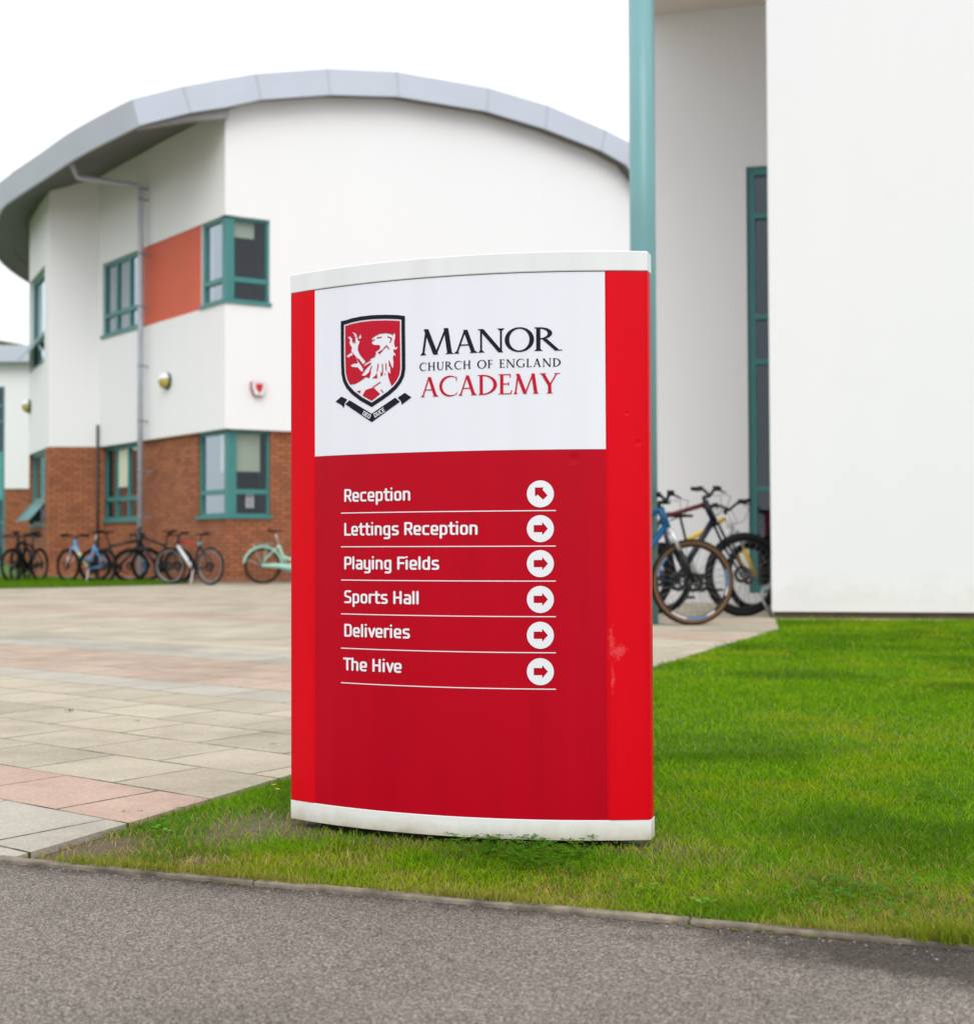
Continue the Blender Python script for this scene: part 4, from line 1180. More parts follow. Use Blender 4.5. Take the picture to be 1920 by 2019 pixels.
def corner_window(name, z0, z1, tz, off, blind, oR, cR):
    t = corner_in(WL, WR, off)
    pw = 0.105
    # corner post
    c0 = np.array(WL.p(t[0], 0, off)[:2])
    poly = [c0 + Rd * 0, c0 + Rd * pw, c0 + Rd * pw - Rn * .09, c0 + Ld * pw - Ln * .09, c0 + Ld * pw]
    s = MB(); s.prism([tuple(p) for p in poly][::-1], z0 + .001, z1 - .001)
    fo = bbuild(s, name, M['teal'])
    bbuild(frame_bars(WL, t[0] + pw, oR - .012, z0, z1, [tz], [], off, fw=.06), 'frame', M['teal'], fo)
    bbuild(frame_bars(WR, t[1] + pw, cR - .012, z0, z1, [tz], [], off, fw=.045), 'frame', M['teal'], fo)
    for wl, a0, a1 in ((WL, t[0] + .1, oR - .04), (WR, t[1] + .1, cR - .04)):
        s = pane_sheet(wl, a0, a1, z0 + .03, z1 - .03, off - .045); bbuild(s, 'pane', M['glass'], fo)
    s = MB()
    WL.bar(s, t[0] + .09, oR + .02, z0 - .05, z0 + .012, off - .02, off + .09)
    WR.bar(s, t[1] + .09, cR + .02, z0 - .05, z0 + .012, off - .02, off + .09)
    cs = [np.array(WL.p(t[0] + .09, 0, off - .02)[:2]), np.array(WL.p(t[0] + .09, 0, off + .09)[:2]), np.array(WL.p(corner_in(WL, WR, off + .09)[0], 0, off + .09)[:2]), np.array(WR.p(t[1] + .09, 0, off + .09)[:2]), np.array(WR.p(t[1] + .09, 0, off - .02)[:2])]
    s.prism([tuple(p) for p in cs], z0 - .05, z0 + .012)
    bbuild(s, 'sill', M['teal'], fo)
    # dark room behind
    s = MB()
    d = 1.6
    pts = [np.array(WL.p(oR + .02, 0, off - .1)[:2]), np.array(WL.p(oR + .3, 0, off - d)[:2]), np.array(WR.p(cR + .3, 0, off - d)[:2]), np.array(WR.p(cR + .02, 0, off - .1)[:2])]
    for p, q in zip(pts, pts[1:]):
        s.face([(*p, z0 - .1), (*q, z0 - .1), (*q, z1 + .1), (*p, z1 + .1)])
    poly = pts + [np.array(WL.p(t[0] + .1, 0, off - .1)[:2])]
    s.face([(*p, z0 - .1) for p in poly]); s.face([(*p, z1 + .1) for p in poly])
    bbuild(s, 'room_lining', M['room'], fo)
    if blind == 'low':
        s = MB(); WR.bar(s, t[1] + .13, cR - .15, 2.08, z1 - .05, off - .13, off - .12)
        bbuild(s, 'blind', M['blind'], fo)
        s = MB(); WL.bar(s, t[0] + .12, t[0] + .55, 2.08, z1 - .05, off - .13, off - .12)
        bbuild(s, 'blind', M['blind'], fo)
    else:
        s = MB(); WR.bar(s, t[1] + .15, cR - .25, z1 - .34, z1 - .05, off - .14, off - .13)
        bbuild(s, 'blind', M['blind'], fo)
    return fo, t
cwU, tU = corner_window('corner_window', zU0 + .05, zU1 - .01, 5.62, WO, 'high', oR, cR)
cwG, tG = corner_window('corner_window', zG0 + .05, ZB - .012, 1.70, WO - .09, 'low', gO + .003, gC + .003)
# blind in the low left window
s = MB(); WL.bar(s, m2[0] + .1, m2[1] - .05, 1.95, ZB - .1, WO - .14, WO - .13); bbuild(s, 'blind', M['blind'], wg1)
# side windows on the curved face
wq1 = window('window', WQ, qa + .01, qb - .01, 1.2, ZB - .012, [1.75], [], -0.10)
wq2 = window('window', WQ, qa + .01, qb - .01, 4.8, 6.88, [5.5], [], -0.10)
for zt, par in ((1.72, wq1), (5.46, wq2)):
    s = MB()
    a0, a1 = qa + .05, qb - .06
    A0, A1 = np.array(WQ.p(a0, zt, -.08)), np.array(WQ.p(a1, zt, -.08))
    out_ = np.array([*Qn, 0]) * 0.36 + np.array([0, 0, -0.44])
    nn = np.array([*Qn, 0]) * .02
    for P_, Q_ in ((A0, A0 + (A1 - A0) * .07), (A1 - (A1 - A0) * .07, A1)):
        s.face([P_ + nn, Q_ + nn, Q_ + out_ + nn, P_ + out_ + nn])
    s.face([A0 + out_ * .88 + nn, A1 + out_ * .88 + nn, A1 + out_ + nn, A0 + out_ + nn]); s.face([A0 + nn, A1 + nn, A1 + out_ * .1 + nn, A0 + out_ * .1 + nn])
    s.face([A0, A1, A1 + out_, A0 + out_])
    bbuild(s, 'opening_sash', M['teal'], par)
# orange panel
s = MB(); WL.bar(s, oR + .004, w1R - .004, zU0 + .002, zU1 - .002, -0.12, -0.03)
bbuild(s, 'orange_panel', M['orange'])
# paper notice on the low corner window glass
NO_ = WO - .15
nt0 = WR.px(484.5, 974.5, NO_); nt1 = WR.px(500.5, 1001.5, NO_)
s = MB(); WR.bar(s, nt0[0], nt1[0], nt1[1], nt0[1], NO_ - .006, NO_)
note = s.build('paper_notice', M['paper']); tag(note, 'white paper notice with pink print taped inside the low corner window', 'notice')
s = MB()
aw = nt1[0] - nt0[0]; zh = nt0[1] - nt1[1]
for k, (u0, u1, v0_, v1_) in enumerate(((.25, .75, .72, .9), (.15, .85, .52, .58), (.15, .8, .40, .46), (.2, .85, .28, .34), (.3, .7, .1, .2))):
    WR.bar(s, nt0[0] + aw * u0, nt0[0] + aw * u1, nt1[1] + zh * v0_, nt1[1] + zh * v1_, NO_ + .001, NO_ + .003)
s.build('print', M['paper_ink'], note)

# roof: fascia bands, soffit, skin
zb = Gb[0][1]
ztop = Gt[0][1]
K = np.array(WR.p(Gb[0][0], zb, GO))
ev = [K[:2]] + [at_z(x, y, zb)[:2] for x, y in ((160, 304.7), (96, 346), (32, 388), (0, 415))]
ev += [np.array([-11.55, 32.0]), at_z(-6, 508, zb)[:2], at_z(53, 556, zb)[:2], np.array([-12.6, 41.5]), np.array([-12.0, 45.0])]
def smooth_line(pts, n=5):
    pts = [np.array(p) for p in pts]
    out = []
    for i in range(len(pts) - 1):
        p0 = pts[max(i - 1, 0)]; p1 = pts[i]; p2 = pts[i + 1]; p3 = pts[min(i + 2, len(pts) - 1)]
        for t in np.linspace(0, 1, n, endpoint=False):
            out.append(0.5 * ((2 * p1) + (-p0 + p2) * t + (2 * p0 - 5 * p1 + 4 * p2 - p3) * t ** 2 + (-p0 + 3 * p1 - 3 * p2 + p3) * t ** 3))
    out.append(pts[-1])
    return out
ev = smooth_line(ev, 4)
def normals(line):
    out = []
    for i in range(len(line)):
        d = line[min(i + 1, len(line) - 1)] - line[max(i - 1, 0)]
        d /= np.linalg.norm(d); n = np.array([-d[1], d[0]])
        out.append(n if n @ np.array([-1, -.4]) > 0 else -n)
    return out
evn = normals(ev)
K_top = np.array(WR.p(Gt[0][0], ztop, GO))
evt = [e + n * 0.14 for e, n in zip(ev, evn)]; evt[0] = K_top[:2]
evt[1] = evt[1] * .7 + (K_top[:2] + ev[1] - ev[0]) * .3
mb = MB()
H_E = ztop - zb
for i in range(len(ev) - 1):
    mb.face([(*ev[i + 1], zb), (*ev[i], zb), (*evt[i], zb + H_E), (*evt[i + 1], zb + H_E)])
    # inner skin and lower lip
    a_, b_2 = ev[i] - evn[i] * .05, ev[i + 1] - evn[i + 1] * .05
    mb.face([(*ev[i], zb), (*ev[i + 1], zb), (*b_2, zb), (*a_, zb)])
bbuild(mb, 'eaves_fascia', M['fascia'])
mb = MB(); seams = []
for i in range(len(Gb) - 1):
    (a0, z0), (a1, z1), (b0, y0), (b1, y1) = Gb[i], Gb[i + 1], Gt[i], Gt[i + 1]
    mb.face([WR.p(a0, z0, GO), WR.p(a1, z1, GO), WR.p(b1, y1, GO), WR.p(b0, y0, GO)])
    mb.face([WR.p(a0, z0, GO), WR.p(a0, z0, GO - .05), WR.p(a1, z1, GO - .05), WR.p(a1, z1, GO)])
    if i > 0 and i != 2:
        for k in (0.0,):
            w_ = .016
            sm = MB(); seams.append(sm); sm.face([WR.p(a0 - w_, z0 + .002, GO + .004), WR.p(a0 + w_, z0 + .002, GO + .004), WR.p(b0 + w_, y0 - .002, GO + .004), WR.p(b0 - w_, y0 - .002, GO + .004)])
gf = bbuild(mb, 'gable_fascia', M['fascia'])
for sm in seams: bbuild(sm, 'panel_seam', M['fascia_seam'], gf)
# soffits
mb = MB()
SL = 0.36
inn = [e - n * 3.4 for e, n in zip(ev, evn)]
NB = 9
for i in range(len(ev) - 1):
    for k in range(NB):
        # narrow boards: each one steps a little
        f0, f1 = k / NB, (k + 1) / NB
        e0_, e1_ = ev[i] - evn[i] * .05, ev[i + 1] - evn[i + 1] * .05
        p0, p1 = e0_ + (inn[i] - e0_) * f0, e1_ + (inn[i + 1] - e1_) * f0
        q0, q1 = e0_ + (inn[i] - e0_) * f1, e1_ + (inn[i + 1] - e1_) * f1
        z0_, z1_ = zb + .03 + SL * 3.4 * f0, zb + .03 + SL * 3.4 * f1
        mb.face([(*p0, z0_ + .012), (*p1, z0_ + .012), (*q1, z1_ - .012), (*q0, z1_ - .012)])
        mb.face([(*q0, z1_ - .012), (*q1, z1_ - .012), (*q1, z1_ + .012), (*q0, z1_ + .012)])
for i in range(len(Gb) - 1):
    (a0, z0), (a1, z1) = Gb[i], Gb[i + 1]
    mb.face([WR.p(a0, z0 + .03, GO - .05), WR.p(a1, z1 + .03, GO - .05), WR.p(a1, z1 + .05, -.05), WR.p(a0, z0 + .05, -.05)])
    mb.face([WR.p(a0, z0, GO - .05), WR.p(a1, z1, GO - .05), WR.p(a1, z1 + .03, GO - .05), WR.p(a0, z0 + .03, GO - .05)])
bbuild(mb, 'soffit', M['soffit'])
# boxed gutter beam behind the gable fascia, ending short of the wall corner
mb = MB()
n_ = 8
A_s = np.linspace(Gb[0][0] + .05, 0.0, n_)
for i in range(n_ - 1):
    za = np.interp(A_s[i], gt_, gz_); zc = np.interp(A_s[i + 1], gt_, gz_)
    d0, d1 = 0.02 + .16 * i / (n_ - 1), 0.02 + .16 * (i + 1) / (n_ - 1)
    c = [(A_s[i], za - d0), (A_s[i + 1], zc - d1), (A_s[i + 1], zc + .02), (A_s[i], za + .02)]
    for o in (.22, .0):
        mb.face([WR.p(a, z, o) for a, z in c])
    mb.face([WR.p(*c[0], .22), WR.p(*c[1], .22), WR.p(*c[1], .0), WR.p(*c[0], .0)])
c = (A_s[-1], np.interp(A_s[-1], gt_, gz_))
mb.face([WR.p(c[0], c[1] - .18, .22), WR.p(c[0], c[1] - .18, 0), WR.p(c[0], c[1] + .02, 0), WR.p(c[0], c[1] + .02, .22)])
bbuild(mb, 'gutter_beam', plain('gutter_grey', (0.30, 0.30, 0.31), 0.6))
# roof skin
mb = MB()
bk = -Rn
rows_ = []
prof_t = [a - Gt[0][0] for a, z in Gt]; prof_z = [z for a, z in Gt]
for k, d in enumerate((0, 3, 6, 9, 13, 18, 22)):
    base = np.array(WR.p(Gt[0][0], 0, GO)[:2]) + bk * d
    # left edge follows the eaves
    j = min(range(len(evt)), key=lambda i: abs((evt[i] - K_top[:2]) @ bk - d))
    shift = (evt[j] - base) @ Rd
    rows_.append([(*(base + Rd * (t + shift * max(0, 1 - t / 4))), z) for t, z in zip(prof_t, prof_z)])
for r0, r1 in zip(rows_, rows_[1:]):
    for i in range(len(r0) - 1):
        mb.face([r0[i], r0[i + 1], r1[i + 1], r1[i]])
bbuild(mb, 'roof', M['fascia'])
# downpipe with its swan neck
pw = WL.px(277, 700, .16)[0]
dp0 = np.array(WL.p(pw, 0, .16))
zsw = WL.px(279, 366, .16)[1]
gut = at_z(139, 318, zb + .12); elb = at_y(152, 349, gut[1] + .3)
mb = MB()
mb.tube([gut, elb, (dp0[0], dp0[1], zsw), (dp0[0], dp0[1], zsw - .12), (dp0[0], dp0[1], 0.0)], 0.058, 12)
dp = bbuild(mb, 'downpipe', M['pipe'])
for y in (377, 398, 505, 608, 724, 832, 930, 1019):
    z = WL.px(285, y)[1]
    o_ = -BS if z < ZB else 0.0
    mb = MB(); q_ = np.array(WL.p(pw, z, .16)); 
    mb.tube([WL.p(pw, z - .02, .16), WL.p(pw, z + .02, .16)], 0.0625, 12)
    WL.bar(mb, pw - .018, pw + .018, z - .015, z + .015, o_, .11)
    bbuild(mb, 'pipe_bracket', M['bracket'], dp)
ip = np.array(WL.p(aI - .03, 0, .05))
mb = MB(); mb.tube([(ip[0], ip[1], 0), (ip[0], ip[1], WL.px(196, 838)[1])], 0.027, 8)
bbuild(mb, 'waste_pipe', M['pipe_dark'])

# wall lights and alarm
def wall_light(name, label, wl, px, py, rad, group):
    a, z = wl.px(px, py)
    base = wl.p(a, z)
    yaw = math.atan2(wl.D[1], wl.D[0])
    t = thing(name, label, 'wall light', base, (0, 0, 0), group)
    mb = MB()
    D3, N3 = np.array([*wl.D, 0]), np.array([*wl.NO, 0])
    mb.lathe([(0.001, 0), (rad * 1.08, 0), (rad * 1.08, .06), (0.001, .06)], (0, 0, 0), N3, D3, 24)
    mb.build('backplate', M['lamp_body'], t)
    mb = MB()
    prof = [(rad * math.cos(k), .06 + rad * .85 * math.sin(k)) for k in np.linspace(0, math.pi / 2 - .01, 7)]
    mb.lathe([(p[0], p[1]) for p in prof], (0, 0, 0), N3, D3, 24, closed=False)
    mb.build('lens', M['lamp_glass'], t)
    mb = MB()
    prof = [((rad + .012) * math.cos(k), .06 + (rad * .85 + .012) * math.sin(k)) for k in np.linspace(0, math.pi / 2 - .01, 7)]
    e2 = np.cross(N3, D3)
    s0_ = 0 if e2[2] > 0 else math.pi
    mb.lathe(prof, (0, 0, 0), N3, D3, 14, closed=False, a0=s0_ + .25, a1=s0_ + math.pi - .25)
    mb.build('hood', M['white_plastic'], t)
    return t
wall_light('wall_light', 'round bulkhead light with yellow lens to the right of the grey downpipe', WL, 331, 751, .155, 'bulkhead lights on the white wall')
wall_light('wall_light', 'round bulkhead light on the far curved end of the white wall', WQ, 59.5, 801, .15, 'bulkhead lights on the white wall')
a, z = WR.px(507, 768)
t = thing('alarm_box', 'white shield shaped alarm box with red marks high on the gable wall', 'alarm', WR.p(a, z))
D3, N3 = np.array([*WR.D, 0]), np.array([*WR.NO, 0])
def shield_prism(sc, o0, o1):
    pr = [(-.16, .16), (.16, .16), (.165, .02), (.10, -.15), (-.10, -.15), (-.165, .02)]
    mb = MB()
    A0 = [mb.vert(D3 * x * sc + np.array([0, 0, y * sc]) + N3 * o0) for x, y in pr]
    A1 = [mb.vert(D3 * x * sc * .94 + np.array([0, 0, y * sc * .94]) + N3 * o1) for x, y in pr]
    n = len(pr)
    mb.f.append(A1); mb.uv.append(None); mb.sm.append(False)
    for i in range(n):
        mb.f.append([A0[i], A0[(i + 1) % n], A1[(i + 1) % n], A1[i]]); mb.uv.append(None); mb.sm.append(False)
    return mb
shield_prism(.86, 0, .085).build('back_box', M['dark_red'], t)
shield_prism(0.78, .085, .11).build('cover', M['white_plastic'], t)
mb = MB(); mb.face([D3 * x + np.array([0, 0, y]) + N3 * .113 for x, y in ((-.075, .10), (.075, .10), (.065, .0), (0, -.085), (-.065, .0))])
mb.build('badge', M['red_plastic'], t)

# ================================================================== FAR BUILDING (left edge)
FY = 52.0
f0 = at_y(-420, 900, FY); f1 = at_y(140, 900, FY)
fb = thing('far_building', 'low white and brick block with flat grey roof behind the arched school', 'building', (f0[0], FY, 0))
def fbuild(mb, name, mat, parent=None):
    mb.xform(lambda p: p - np.array([f0[0], FY, 0])); return mb.build(name, mat, parent or fb)
WF = Wall((0, FY), (1, 0), (0, -1))
zfb = at_y(30, 963.5, FY)[2]; zft = at_y(30, 716, FY)[2]; zfr = at_y(30, 684, FY)[2]
xw = at_y(9, 900, FY)[0]
mb = MB(); WF.sheet(mb, xw, f1[0], zfb, zft + .1); mb.face([(f0[0], FY, zft), (f0[0], FY + 12, zft), (f0[0], FY + 12, 0), (f0[0], FY, 0)]); mb.face([(f1[0], FY, zft), (f1[0], FY + 12, zft), (f1[0], FY + 12, 0), (f1[0], FY, 0)])
WF.sheet(mb, f0[0], xw, at_y(5, 762, FY)[2], zft + .1)
fbuild(mb, 'rendered_wall', M['render'])
mb = MB(); WF.sheet(mb, xw, f1[0], -.05, zfb, (), .1, -.06); fbuild(mb, 'brick_wall', M['brick'])
mb = MB(); mb.prism([(f0[0] - .5, FY - .5), (f1[0] + .5, FY - .5), (f1[0] + .5, FY + 12), (f0[0] - .5, FY + 12)], zft, zfr)
fbuild(mb, 'roof', M['fascia'])
zs_ = [at_y(5, y, FY)[2] for y in (1128, 1030, 985, 890, 830, 800, 762)]
fr = fbuild(frame_bars(WF, f0[0], xw, max(.05, zs_[0]), zs_[-1], [zs_[1], zs_[4], zs_[5]], [xw - 1.2, xw - 2.4, xw - 3.6, xw - 4.8], -.05, fw=.09, tw=.12), 'curtain_window', M['teal'])
fbuild(pane_sheet(WF, f0[0], xw, .05, zs_[-1], -.1), 'pane', M['glass'], fr)
mb = MB(); WF.bar(mb, f0[0], xw - .02, zs_[2], zs_[3], -.09, -.06); fbuild(mb, 'spandrel', plain('teal_panel', (.09, .33, .33), .4), fr)
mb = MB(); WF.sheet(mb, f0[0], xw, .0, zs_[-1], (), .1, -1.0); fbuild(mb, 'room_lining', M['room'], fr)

# ================================================================== RIGHT BUILDING
rb = thing('white_building', 'tall plain white building with a teal column and a narrow teal window', 'building', (wallA[0], wallA[1], 0))
def rbuild(mb, name, mat, parent=None):
    mb.xform(lambda p: p - np.array([wallA[0], wallA[1], 0])); return mb.build(name, mat, parent or rb)
WB = Wall(wallA[:2], wd, wn_)
zw0 = WB.px(1540, 1206)[1]
mb = MB()
HT = 10.5
WB.sheet(mb, 0, 9, zw0, HT)
for a in (0.0,):
    mb.face([WB.p(a, zw0), WB.p(a, zw0, -.42), WB.p(a, HT, -.42), WB.p(a, HT)])
WB.sheet(mb, 0, 9, zw0, HT, (), 0, -.42)
mb.face([WB.p(0, zw0), WB.p(9, zw0), WB.p(9, zw0, -.42), WB.p(0, zw0, -.42)])
rbuild(mb, 'front_wall', M['render'])
mb = MB(); WB.bar(mb, 0.03, 9, -0.06, zw0 - .004, -.40, -.035); rbuild(mb, 'plinth', M['plinth_brick'])
# recess wall
rp = at_y(1304, 1190, 16.3)
rd_ = np.array([1, -.25]); rd_ /= np.linalg.norm(rd_); rn_ = np.array([rd_[1], -rd_[0]]); rn_ = rn_ if rn_[1] < 0 else -rn_
WC = Wall(rp[:2], rd_, rn_)
aW0 = WC.px(1263, 700)[0]
zsf = WC.px(1288, 29)[1]
zrw = WC.px(1340, 1190)[1]
aF0 = WC.px(1473.5, 700)[0]
zF1 = WC.px(1490, 327)[1]; zF0 = 0.12
aF1 = aF0 + 1.7
mb = MB()
WC.sheet(mb, aW0, 4.5, zrw, HT, [(aF0, aF1, zF0, zF1)], .14)
mb.face([WC.p(aW0, zrw), WC.p(aW0, zrw, -6), WC.p(aW0, HT, -6), WC.p(aW0, HT)])
# closing side behind the front wall
mb.face([WC.p(4.5, 0), WB.p(4, 0, -.42), WB.p(4, HT, -.42), WC.p(4.5, HT)])
rbuild(mb, 'recess_wall', M['render'])
mb = MB(); WC.bar(mb, aW0 + .02, aF0, -.05, zrw - .004, -.3, -.03); rbuild(mb, 'plinth', M['plinth_brick'])
zt_ = [WC.px(1495, y)[1] for y in (423, 623, 712, 964)]
fw_ = rbuild(frame_bars(WC, aF0, aF1, zF0, zF1, zt_, [aF0 + .85], -.05, fw=.095, tw=.065), 'tall_window', M['teal'])
rbuild(pane_sheet(WC, aF0 + .04, aF1 - .04, zF0 + .03, zF1 - .03, -.10), 'pane', M['glass'], fw_)
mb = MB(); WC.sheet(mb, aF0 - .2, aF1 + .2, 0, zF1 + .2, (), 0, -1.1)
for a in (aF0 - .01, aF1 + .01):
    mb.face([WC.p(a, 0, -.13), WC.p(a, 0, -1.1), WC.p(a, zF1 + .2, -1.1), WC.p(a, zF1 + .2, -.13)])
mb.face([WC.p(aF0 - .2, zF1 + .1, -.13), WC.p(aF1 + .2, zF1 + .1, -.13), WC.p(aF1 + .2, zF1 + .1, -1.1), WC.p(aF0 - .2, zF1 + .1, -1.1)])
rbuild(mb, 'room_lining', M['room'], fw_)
# column and canopy
cb_ = at_z(1272.0, 1231.5)
crad = 25.4 / FPX * np.linalg.norm(cb_[:2])
mb = MB(); mb.tube([(cb_[0], cb_[1], 0.0), (cb_[0], cb_[1], zsf + .02)], crad, 40)
cl_ = rbuild(mb, 'column', M['teal_column'])
mb = MB(); mb.lathe([(crad, 0.002), (crad + .035, 0.002), (crad + .035, .008), (crad, .008)], (cb_[0], cb_[1], 0), (0, 0, 1), (1, 0, 0), 32); rbuild(mb, 'base_plate', M['teal_column'], cl_)
wc0 = np.array(WC.p(aW0, 0)[:2])
mb = MB()
mb.prism([tuple(wc0 + np.array([0.0, .3])), (cb_[0] - .02, cb_[1] - crad), tuple(WB.p(0, 0, -.03)[:2]), tuple(WB.p(4, 0, -.03)[:2]), tuple(np.array(WC.p(4.4, 0, -.3)[:2]))], zsf, zsf + .5)
rbuild(mb, 'canopy', M['canopy'])
print('RIGHT', zsf, zF1, zrw, zw0, crad)

# ================================================================== BICYCLES
_paint = {}
def paint(name, c, rough=0.3):
    if name not in _paint:
        _paint[name] = plain(name, c, rough, var=0.05, coat=0.04, spec=0.3)
    return _paint[name]
P_ = dict(black=M['black_metal'], wine=paint('wine_paint', (.10, .008, .012)), navy=paint('navy_paint', (.007, .008, .019)), red=paint('red_paint', (.42, .015, .02)), white=paint('white_paint', (.72, .72, .75)), blue=paint('blue_paint', (.006, .085, .20)), sky=paint('sky_blue_paint', (.10, .30, .58)),
          mint=paint('mint_paint', (.36, .62, .52)), yellow=paint('yellow_paint', (.75, .50, .01)), cyan=paint('cyan_paint', (.03, .40, .55)), silver=M['silver'], grey=M['grey_metal'], cream=paint('cream_paint', (.58, .58, .30)))

def bicycle(label, F, yaw, r=.34, tyre=.02, wb=1.04, frame='black', top=None, down=None, fork='black', fork_lower=None, tyre_mat='rubber', rim='black', step=False, head=71, steer=0.0, lean=0.0, bar='flat', guards=None, rack=False,
            rearlight=False, susp=False, seat_clamp=None, disc=True, spokes=20, decal_rim=None, grp='bicycles parked by the school', bag=False, kick=False, fl=None, hl=.13, sch=.44, rise=.03, disc_side=1, rim_rear=None, saddle_h=.22):
    fx, fy = F[0], F[1]
    d = np.array([math.cos(yaw), math.sin(yaw)])
    rear = np.array([fx, fy]) - d * wb
    t = thing('bicycle', label, 'bicycle', (rear[0], rear[1], 0), (lean, 0, yaw), grp)
    Hh = math.radians(head)
    axis = np.array([-math.cos(Hh), 0, math.sin(Hh)])
    fl = fl or (.47 if susp else .40)
    hb = np.array([wb, 0, r]) + axis * fl + np.array([-.045 * math.sin(Hh), 0, -.045 * math.cos(Hh)])
    ht = hb + axis * hl
    bb = np.array([.44, 0, r - .055])
    sc = bb + np.array([-.155, 0, sch])
    sd_ = sc + np.array([-.06, 0, saddle_h])
    rot = Matrix.Rotation(steer, 3, Vector(axis))
    def st(p):
        v = rot @ Vector(p - hb)
        return np.array(v) + hb
    fm = P_[frame]
    # frame
    ft = 1.25
    own_head = bool(down) and (bool(top) or step)
    mb = MB()
    hm = MB() if own_head else mb
    hm.tube([hb - axis * .01, ht + axis * .01], .027 * ft, 12)
    if step:
        low = bb + np.array([.06, 0, .16])
        mb.tube([hb + axis * .07, hb * .55 + low * .45 + np.array([0, 0, -.05]), low, bb + (sc - bb) * .5], .024 * ft, 10)
    mb.tube([bb, sc], .018 * ft, 10)
    for y in (-1, 1):
        mb.tube([bb + np.array([0, .02 * y, 0]), np.array([.2, .045 * y, r - .03]), np.array([0, .062 * y, r])], [.014 * ft, .012 * ft, .010], 8)
        mb.tube([sc + np.array([0, .015 * y, -.03]), np.array([.06, .05 * y, r + .14]), np.array([0, .062 * y, r])], [.010 * ft, .009 * ft, .009], 8)
    mb.tube([bb + np.array([0, -.04, 0]), bb + np.array([0, .04, 0])], .028, 12)
    if not step and not top:
        mb.tube([sc + np.array([0, 0, -.02]), ht - axis * .02], .018 * ft, 10)
    if not down:
        mb.tube([bb, hb + axis * .015], .025 * ft, 10)
    fo = mb.build('frame', fm, t)
    if own_head:
        hm.build('head_tube', fm, fo)
    if top and not step:
        mb = MB(); mb.tube([sc + np.array([0, 0, -.02]), ht - axis * .02], .018 * ft, 10); mb.build('top_tube', P_[top], fo)
    if down:
        mb = MB(); mb.tube([bb, hb + axis * .015], .025 * ft, 10); mb.build('down_tube', P_[down], fo)
    # seat
    mb = MB(); mb.tube([sc, sd_], .014, 8); mb.build('seat_post', P_['black'] if not step else P_['silver'], t)
    if seat_clamp:
        mb = MB(); mb.tube([sc + (sd_ - sc) * -.12, sc + (sd_ - sc) * .30], .026, 10); mb.build('seat_collar', P_[seat_clamp], t)
    mb = MB()
    prof = [(-.14, .075, .05), (-.11, .085, .055), (-.03, .06, .045), (.05, .028, .035), (.13, .02, .03), (.15, .008, .02)]
    ringz = []
    for x, hw, th in prof:
        ring_ = []
        for k in range(10):
            an = 2 * math.pi * k / 10
            ring_.append(mb.vert(sd_ + np.array([x, hw * math.cos(an), .02 + th * .5 * math.sin(an) + (.012 if x < -.1 else 0)])))
        ringz.append(ring_)
    for r0, r1 in zip(ringz, ringz[1:]):
        for k in range(10):
            mb.f.append([r0[k], r0[(k + 1) % 10], r1[(k + 1) % 10], r1[k]]); mb.uv.append(None); mb.sm.append(True)
    mb.f.append(ringz[0][::-1]); mb.uv.append(None); mb.sm.append(False); mb.f.append(ringz[-1]); mb.uv.append(None); mb.sm.append(False)
    mb.build('saddle', M['rubber'], t)
    # fork
    mb = MB()
    lowm = fork_lower or fork
    crown = hb - axis * .03
    ax_ = np.array([wb, 0, r])
    mb.tube([hb + axis * .0, crown], .022, 10)
    mb.box(crown, .05, .15 if susp else .11, .035, (1, 0, 0), (0, 1, 0), (0, 0, 1))
    mid = {y: crown + np.array([0, .065 * y, 0]) + (ax_ - crown) * (.45 if susp else .5) + (np.array([-.02, 0, 0]) if not susp else 0) for y in (-1, 1)}
    for y in (-1, 1):
        mb.tube([crown + np.array([0, .06 * y, .01]), mid[y]], .017 if susp else .013, 10)
    mb.xform(st); fk = mb.build('fork', P_[fork], t)
    mb = MB()
    for y in (-1, 1):
        mb.tube([mid[y] - (ax_ - crown) * .06, ax_ + np.array([0, .065 * y, 0])], [.024, .02] if susp else [.0135, .009], 10)
    if susp:
        mb.tube([mid[-1] + (ax_ - crown) * .03 + np.array([-.0, 0, .02]), mid[1] + (ax_ - crown) * .03 + np.array([0, 0, .02])], .014, 8)
    mb.xform(st); mb.build('fork_leg', P_[lowm], fk)
    # bars
    stem_top = ht + axis * .05
    bc = stem_top + np.array([.07, 0, .015])
    mb = MB(); mb.tube([ht, stem_top], .017, 8); mb.tube([stem_top, bc], .017, 8); mb.xform(st); mb.build('stem', P_['black'], t)
    mb = MB()
    if bar == 'flat':
        W_ = .33
        pth = [bc + np.array([-.045, -W_, rise]), bc + np.array([-.01, -.12, rise * .85]), bc, bc + np.array([-.01, .12, rise * .85]), bc + np.array([-.045, W_, rise])]
    elif bar == 'swept':
        W_ = .29
        pth = [bc + np.array([-.20, -W_, .06]), bc + np.array([-.06, -.24, .09]), bc + np.array([.0, -.1, .06]), bc, bc + np.array([.0, .1, .06]), bc + np.array([-.06, .24, .09]), bc + np.array([-.20, W_, .06])]
    else:
        W_ = .21
        pth = [bc + np.array([.0, -W_, -.12]), bc + np.array([.07, -W_, -.06]), bc + np.array([.06, -W_, .0]), bc + np.array([0, -W_ + .02, .0]), bc, bc + np.array([0, W_ - .02, 0]), bc + np.array([.06, W_, 0]), bc + np.array([.07, W_, -.06]), bc + np.array([0, W_, -.12])]
    mb.tube(pth, .015, 8); mb.xform(st)
    bo = mb.build('handlebar', P_['black'] if not step or bar == 'flat' else P_['silver'], t)
